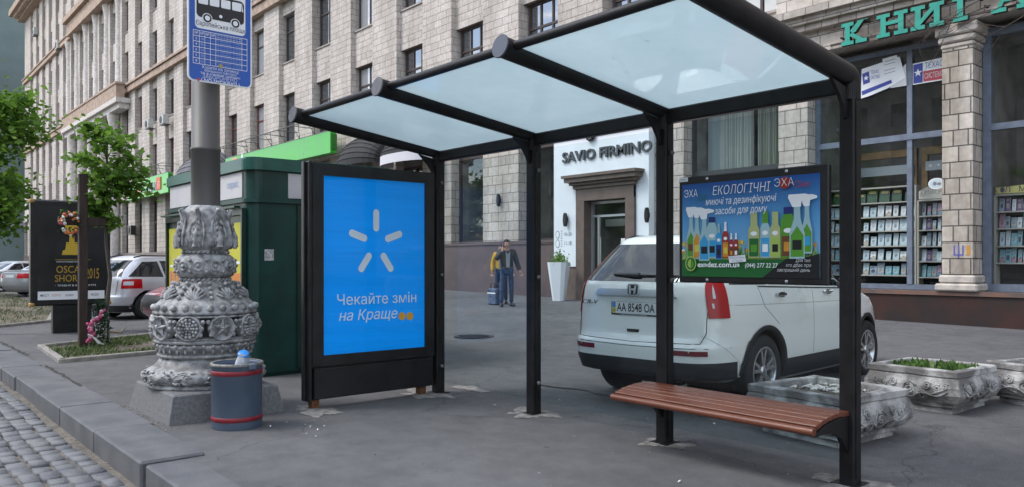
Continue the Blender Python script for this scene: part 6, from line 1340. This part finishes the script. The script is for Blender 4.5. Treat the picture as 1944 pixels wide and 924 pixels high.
# tailgate seams, step, handle recess
m=MB(); b.line(m,[(-.755,1.22),(-.735,.9),(-.735,.76),(-.70,.665),(-.0,.648),(.70,.665),(.735,.76),(.735,.9),(.755,1.22)],.0,.0035,0,'rear'); b.line(m,[(-.86,.625),(0,.610),(.86,.625)],.0,.003,0,'rear')
for sx in(-1,1):
    b.line(m,[(-.12,1.19),(-.02,.98),(.26,.80)],.0,.0024,0,'side',sx); b.line(m,[(1.06,1.17),(1.06,.46)],.0,.0022,0,'side',sx); b.line(m,[(2.08,1.1),(2.12,.8),(2.10,.5)],.0,.0024,0,'side',sx); b.line(m,[(-.86,.74),(-.58,.56),(-.45,.47)],.0,.0018,1,'side',sx); b.line(m,[(-.78,1.015),(.5,.995),(1.9,.975)],-.001,.004,1,'side',sx)
    b.line(m,[(-.10,1.175),(2.0,1.11)],.002,.007,0,'side',sx)
m.build('panel_seam',[seam,M('soft_crease_grey',(.42,.43,.42),.5)],car1)
m=MB(); b.rear(m,-.07,.06,-.08,.07,.735,.765,.003,0,6,2); m.build('tailgate_recess',seam,car1)
m=MB(); b.rear(m,-.47,.47,-.43,.43,1.080,1.145,.030,0,20,4,.03); g_=m.build('chrome_garnish',M('satin_chrome',(.72,.74,.76),.32,.75),car1)
m=MB(); o0=b.S(b.TR(0,1.135),1.135,.042); u=EX; vz=V((0,.12,1)).normalized(); m.prism(rrect(-.068,-.055,.068,.060,.026),o0,u,vz,-.01,.004,1); m.prism(rrect(-.058,-.046,.058,.050,.02),o0,u,vz,.004,.0055,2)
for s_ in(-1,1): m.prism([(s_*.044,.045),(s_*.025,.045),(s_*.016,-.04),(s_*.034,-.04)],o0,u,vz,.0055,.013,1)
m.prism([(-.024,-.004),(.024,-.004),(.026,.012),(-.026,.012)],o0,u,vz,.0055,.013,1); m.build('badge',[g_.data.materials[0],g_.data.materials[0],seam],car1)
o0=b.S(b.TR(-.56,1.005),1.005,.010); m=MB(); m.text('CR-V',.062,o0,EX,vz,.002,0,ext=.002,width=.20,shear=.25); m.build('badge',M('dark_chrome',(.12,.12,.125),.25,.8),car1)
o0=V((0,b.dims(.97)[0]-.012,.965)); m=MB(); m.prism(rrect(-.27,-.072,.27,.058,.01),o0,EX,EZ,-.01,0,1); m.plate(rrect(-.26,-.056,.26,.056,.008),o0,EX,EZ,.002,0); m.plate(rrect(-.256,0,-.215,.053,.004),o0,EX,EZ,.0035,3); m.plate(rrect(-.256,-.053,-.215,0,.004),o0,EX,EZ,.0035,2); m.text('UA',.03,o0+EX*-.2355+EZ*-.03,EX,EZ,.004,1,ext=.0003)
m.text('AA 8548 OA',.115,o0+EX*.022,EX,EZ,.0035,1,ext=.0005,width=.44,bold=.012); m.text('автосалон в києві',.018,o0+EX*.0+EZ*-.064,EX,EZ,.001,0,ext=.0003,width=.3); m.build('number_plate',[plateM,plateB,plY,plB],car1)
m=MB(); o0=b.S(b.TR(.0,1.27),1.27,.02); m.tube([o0+EX*-.06,o0+EX*-.30+EZ*.006+EY*.01],[.022,.008],6); m.tube([o0+EX*.02,o0+EX*-.06],.024,8); m.tube([o0+EX*.45+EZ*.0+EY*.01,o0+EX*.0],[.006,.01],6); m.build('wiper',plasM,car1)
m=MB(); m.tube([(.52,-.86,.275),(.52,-1.0,.275)],[.038,.04],16,cap=False); m.lathe([(.036,0),(0,.001)],(.52,-.93,.275),12,1,ax=-EY,cap=False); m.build('exhaust_pipe',[chrome,wellM],car1)
m=MB(); m.prism([(-.03,0),(.16,0),(.10,.07),(.06,.075)],V((-.012,.0,1.675)),EY,EZ,-.02,.02); m.build('shark_fin_aerial',plasM,car1)
m=MB(); m.tube([(.48,-.05,1.655),(.47,-.20,1.76),(.465,-.33,1.84)],[.012,.006,.004],6); m.build('aerial',plasM,car1)
m=MB(); 
for sx in(-1,1): m.tube([(sx*.585,-.25,1.63),(sx*.60,-.1,1.675),(sx*.62,1.0,1.675),(sx*.60,1.15,1.63)],.016,8)
m.build('roof_rail',plasM,car1)
for sx in(-1,1):
    for y in(.30,1.42):
        m=MB(); t_=b.TS(y,1.085,sx); p=b.S(t_,1.085,.022); m.box(p,(.03,.20,.032),bev=.009); m.box(b.S(b.TS(y+.06,1.085,sx),1.085,.004),(.008,.09,.05),1,bev=.003); m.build('door_handle',[chrome,seam],car1)
    p=b.S(b.TS(1.93,1.20,sx),1.20,0); m=MB(); m.ball(p+V((sx*.13,.03,.02)),.12,12,8,0,(.9,.75,.82)); m.box(p+V((sx*.03,.03,-.04)),(.10,.06,.05),bev=.012); mi=m.build('wing_mirror',white,car1); m=MB(); m.prism(ell(.078,.06,16),p+V((sx*.13,-.055,.02)),EX,EZ,0,.008); m.build('mirror_glass',chrome,mi)
for x in(-.62,.62):
    m=MB(); m.lathe([(.011,0),(.011,.002),(0,.003)],b.S(b.TR(x,.59),.59,.003),10,0,ax=-EY,cap=False); m.build('parking_sensor',M('sensor_grey',(.45,.46,.45),.4),car1)
# ---------------------------------------------------------------- other parked cars
silv=M('silver_metallic_paint',(.60,.62,.65),.32,.55,var=.03,scale=2,coat=.6); silv2=M('light_silver_paint',(.40,.42,.44),.32,.5,var=.03,scale=2,coat=.6); redp=M('dark_red_paint',(.30,.015,.028),.28,var=.05,scale=2,coat=.8); dark=M('dark_grey_paint',(.045,.048,.054),.3,.3,coat=.7); bluep=M('steel_blue_paint',(.10,.13,.18),.3,.4,coat=.7); black_=M('black_car_paint',(.012,.012,.014),.25,coat=.8)
TH=[(.18,-.62,3.0,.72),(.28,-.70,3.14,.80),(.42,-.745,3.2,.85),(.56,-.75,3.22,.872),(.62,-.725,3.2,.875),(.80,-.70,3.10,.872),(.92,-.69,2.75,.862),(1.0,-.68,2.25,.845),(1.06,-.665,1.95,.825),(1.2,-.58,1.7,.765),(1.36,-.40,1.4,.70),(1.46,-.27,1.18,.64),(1.52,-.18,1.0,.58),(1.56,-.08,.8,.48),(1.58,0,.5,.25)]
TSd=[(.16,-.85,3.3,.72),(.26,-.98,3.5,.82),(.42,-1.06,3.6,.87),(.58,-1.075,3.6,.885),(.72,-1.06,3.5,.885),(.86,-1.03,3.2,.88),(.94,-.98,2.6,.865),(.99,-.55,2.1,.845),(1.05,-.28,1.9,.81),(1.2,.02,1.62,.735),(1.33,.30,1.32,.665),(1.40,.55,1.05,.59),(1.435,.7,.9,.45),(1.445,.8,.85,.2)]
hwin=[[(-.46,1.06),(.42,1.04),(.35,1.43),(-.04,1.42)],[(.48,1.04),(1.75,1.0),(1.15,1.44),(.42,1.44)]]
swin=[[(-.05,1.03),(.72,1.02),(.72,1.33),(.40,1.31)],[(.78,1.02),(1.82,1.0),(1.28,1.32),(.78,1.34)]]
p=onG(264,606); car_s,bs=car('parked_car','silver hatchback with large red tail lamps parked beside the kiosk',(p.x-.86,p.y-.02,gz(p.x,p.y)),R(17),TH,silv,2.5,.325,.87,win=hwin,rearwin=(-.66,.66,-.52,.52,1.06,1.46),windscreen=(.7,.56,1.08,1.46),lamp=(-.16,.77,1.0,.70),lamp_split=True,plate=.80)
m=MB(); bs.rear(m,-.80,.80,-.80,.80,.20,.36,.008,0,24,3); m.build('bumper_skirt',plasM,car_s); m=MB(); bs.line(m,[(-.62,.97),(-.60,.62),(.60,.62),(.62,.97)],.001,.005,0,'rear'); bs.line(m,[(.45,1.0),(.45,.4)],.001,.004,0,'side',1); m.build('panel_seam',seam,car_s)
m=MB(); [m.tube([(s_*.55,-.2,1.53),(s_*.56,.0,1.575),(s_*.56,.8,1.57)],.018,6) for s_ in(-1,1)]; m.build('roof_rail',plasM,car_s)
for sx in(-1,1): m=MB(); bs.side(m,[(.36,.22),(2.12,.22),(2.12,.40),(.36,.40)],.010,0,sx); m.build('sill_trim',plasM,car_s)
# red car, nose towards the road
def front_bits(o,b,z0=.62,z1=.78):
    for sx in(-1,1):
        m=MB(); f=lambda a,c:((lambda t:t if sx>0 else math.pi-t)(b.TS(b.dims(.7)[1]-.42,.7)+(math.acos((.5/b.dims(.7)[2])**(b.nf/2))-b.TS(b.dims(.7)[1]-.42,.7))*(a if sx>0 else 1-a)),z0+(z1-z0)*c); b.patch(m,f,10,4,.010,0); m.build('headlight',lampW,o)
    m=MB(); f=lambda a,c:(math.pi/2-.9+1.8*a,.40+.30*c); b.patch(m,f,14,5,.008,0); m.build('grille',plasM,o)
car_r,br_=car('parked_car','dark red car with its nose to the road between the lamp and the silver hatchback',(-17.2,8.25,gz(-16.7,6.6)),R(184),TSd,redp,2.6,.32,.88,win=swin,rearwin=(-.60,.60,-.52,.52,1.04,1.33),windscreen=(.68,.56,1.03,1.36),lamp=(-.75,.70,.90,.5)); front_bits(car_r,br_)
def sed(label,p,rz,pa,**k): return car('parked_car',label,(p[0],p[1],gz(p[0],p[1])),R(rz),TSd,pa,2.65,.32,.88,win=swin,rearwin=(-.62,.62,-.52,.52,1.04,1.34),windscreen=(.68,.56,1.03,1.36),lamp=(-.78,.72,.92,.45),**k)
sed('silver saloon with a red tail lamp behind the black advert stand',(-37.2,5.9),24,silv2)
sed('pale silver car farther back beyond the silver saloon at the left edge',(-44.0,5.4),30,silv)
sed('dark blue grey car with a long roof at the far end of the row',(-60.0,10.6),70,bluep)
sed('dark grey car showing its roof between the advert stand and the silver hatchback',(-24.7,6.9),10,dark)
p=onG(846,546); car_b,bb=car('parked_car','black car showing only its tail and red lamp behind the lightbox post',(p.x-1.35,p.y+.1,gz(p.x,p.y)),R(76),TSd,black_,2.65,.32,.88,win=swin,rearwin=(-.62,.62,-.52,.52,1.04,1.34),windscreen=(.68,.56,1.03,1.36),lamp=(-.78,.72,.92,.45))
# ================================================================ PEOPLE
skin=M('skin_tone',(.42,.24,.17),.55); denim=M('blue_denim',(.04,.06,.10),.85,var=.3,scale=12); jack=M('olive_brown_jacket',(.052,.048,.035),.85,var=.25,scale=8,bump=.3,bscale=12); hairD=M('dark_hair',(.02,.016,.013),.8); shoeM=M('dark_shoes',(.02,.02,.022),.6); shirt=M('pale_shirt',(.26,.27,.28),.8); yel=M('yellow_jacket',(.50,.29,.02),.8,var=.15,scale=6,bump=.3,bscale=10)
def skinned(name,V_,E_,mat,parent,root=0,sub=2):
    me=bpy.data.meshes.new(name); me.from_pydata([v[0] for v in V_],E_,[]); ob=bpy.data.objects.new(name,me); COL.objects.link(ob); md=ob.modifiers.new('s','SKIN'); me.skin_vertices.new() if not me.skin_vertices else None
    for i,v in enumerate(V_):
        r_=v[1]; me.skin_vertices[0].data[i].radius=(r_,r_) if not isinstance(r_,tuple) else r_; me.skin_vertices[0].data[i].use_root=(i==root)
    ob.modifiers.new('u','SUBSURF').levels=sub; dg=bpy.context.evaluated_depsgraph_get(); m2=bpy.data.meshes.new_from_object(ob.evaluated_get(dg)); ob.modifiers.clear(); ob.data=m2; bpy.data.meshes.remove(me)
    m2.materials.clear(); m2.materials.append(mat); m2.polygons.foreach_set('use_smooth',[True]*len(m2.polygons)); ob.parent=parent; ob.name=name; return ob
def person(label,loc,rz,phone=True,jm=jack,tm=denim,h=1.0,hair=hairD,longhair=False):
    o=thing('person',label,'person',loc,R(rz)); s_=h
    J=dict(pel=(0,0,.96),sp=(0,.01,1.15),ch=(0,.0,1.36),nk=(0,.0,1.49),hd=(0,-.02,1.60),ht=(0,-.015,1.70),
      lh=(-.10,0,.92),lk=(-.125,-.03,.50),la=(-.14,.01,.09),lf=(-.17,-.13,.045),rh=(.10,0,.92),rk=(.12,-.02,.50),ra=(.13,.03,.09),rf=(.16,-.11,.045),
      ls=(.19,0,1.43),le=(.27,.0,1.15),lw=(.33,-.10,.93),lhd=(.35,-.13,.86),rs=(-.19,0,1.43),re=(-.30,-.10,1.22),rw=(-.15,-.15,1.45),rhd=(-.115,-.10,1.54))
    if not phone: J.update(re=(-.26,0,1.15),rw=(-.25,-.06,.92),rhd=(-.25,-.08,.86))
    J={k:V(v)*s_ for k,v in J.items()}; X_=lambda *n:[(J[k],r_*s_) for k,r_ in n]
    body=skinned('body',X_(('pel',.12),('sp',.11),('ch',.12),('nk',.055),('hd',.085),('ht',.075),('lh',.085),('lk',.055),('la',.04),('rh',.085),('rk',.055),('ra',.04),('ls',.06),('le',.042),('lw',.03),('lhd',.034),('rs',.06),('re',.042),('rw',.03),('rhd',.034)),[(0,1),(1,2),(2,3),(3,4),(4,5),(0,6),(6,7),(7,8),(0,9),(9,10),(10,11),(2,12),(12,13),(13,14),(14,15),(2,16),(16,17),(17,18),(18,19)],skin,o)
    m=MB(); hd=J['hd']; m.ball(hd+V((0,-.095,.0))*s_,.020*s_,6,5,0,(.7,1,1.3)); 
    for sx in(-1,1): m.ball(hd+V((sx*.088,.01,.0))*s_,.025*s_,6,5,0,(.4,.8,1.2))
    m.build('face_features',skin,o); m=MB(); [m.ball(hd+V((sx*.033,-.080,.022))*s_,.011*s_,6,4) for sx in(-1,1)]; m.ball(hd+V((0,-.083,-.048))*s_,.016*s_,6,4,0,(1.3,.4,.3)); m.build('eyes_and_mouth',hairD,o)
    m=MB(); m.ball(hd+V((0,.024,.062))*s_,.094*s_,14,10,0,(.88,.95,.80)); 
    if longhair: m.ball(hd+V((0,.05,-.08))*s_,.10*s_,10,8,0,(.95,.7,1.6))
    m.build('hair',hair,o)
    skinned('trousers',X_(('pel',.12),('lh',.088),('lk',.066),('la',.058),('rh',.088),('rk',.066),('ra',.058)),[(0,1),(1,2),(2,3),(0,4),(4,5),(5,6)],tm,o)
    skinned('jacket',[(J['pel']-EZ*.03,(.20*s_,.13*s_)),(J['sp'],(.185*s_,.125*s_)),(J['ch'],(.19*s_,.13*s_)),(J['ch']+EZ*.10*s_,(.10*s_,.08*s_)),(J['ls'],.082*s_),(J['le'],.070*s_),(J['lw'],.058*s_),(J['rs'],.082*s_),(J['re'],.070*s_),(J['rw'],.056*s_)],[(0,1),(1,2),(2,3),(2,4),(4,5),(5,6),(2,7),(7,8),(8,9)],jm,o)
    m=MB(); m.prism([(-.045,1.02),(.045,1.02),(.06,1.44),(0,1.36),(-.06,1.44)],V((0,-.150,0))*s_,EX*s_,EZ*s_,-.02,.0); m.build('shirt',shirt,o)
    for a,f in(('la','lf'),('ra','rf')):
        m=MB(); A0,F0=J[a],J[f]; d=(F0-A0); m.tube([V((A0.x-d.x*.3,A0.y-d.y*.35,.045*s_)),V((A0.x,A0.y,.055*s_)),V((F0.x,F0.y,.04*s_)),V((F0.x+d.x*.35,F0.y+d.y*.35,.025*s_))],[.04*s_,.05*s_,.048*s_,.022*s_],10); m.build('shoe',shoeM,o)
    for sd_,w_,h_ in((1,'lw','lhd'),(-1,'rw','rhd')):
        m=MB(); d=(J[h_]-J[w_]).normalized(); u=d.cross(EY).normalized(); q=J[h_]+d*.015
        for i in range(4): e=q+u*(i-1.5)*.019*s_; m.tube([e,e+d*.035*s_+EY*-.006,e+d*.06*s_+EY*-.022],[.010*s_,.0095*s_,.007*s_],6)
        e=J[h_]; m.tube([e+u*sd_*.03*s_,e+u*sd_*.05*s_+d*.025*s_,e+u*sd_*.045*s_+d*.05*s_],[.012*s_,.0105*s_,.008*s_],6); m.build('fingers',skin,o)
    return o,J
pm=person('man in an olive brown jacket and jeans talking on a phone',(-15.55,13.1,gz(-15.55,13.1)),62)
m=MB(); m.box((0,0,0),(.014,.065,.13),bev=.004); ph_=m.build('phone',blk); ph_.location=pm[0].matrix_basis@(pm[1]['rhd']+V((.014,-.01,.03))); ph_.rotation_euler=(R(15),0,R(62)); tag(ph_,'dark mobile phone held to the ear of the man in olive','phone')
pc_=V((-16.37,13.6,0)); pc_.z=gz(pc_.x,pc_.y); person('person in a yellow jacket half hidden behind the man on the phone',pc_,40,False,yel,M('navy_skirt_cloth',(.03,.045,.085),.85),.94,hairD,True)
c=V((-16.22,13.25,0)); c.z=gz(c.x,c.y); bg=thing('shopping_bag','dark blue checked shopping bag on the ground beside the yellow jacket','bag',c); m=MB(); nb_=M('navy_check_bag',(.035,.05,.10),.8,col2=(.12,.15,.22),scale=12)
m.box((0,0,.22),(.36,.24,.44),bev=.03); m.build('bag_body',nb_,bg); m=MB(); [m.tube([(-.1,y,.43),(-.09,y,.58),(.09,y,.58),(.1,y,.43)],.012,6) for y in(-.06,.06)]; m.build('handle',shoeM,bg); m=MB(); m.bx(-.17,.17,-.128,-.122,.30,.33); m.build('stripe',wht,bg)
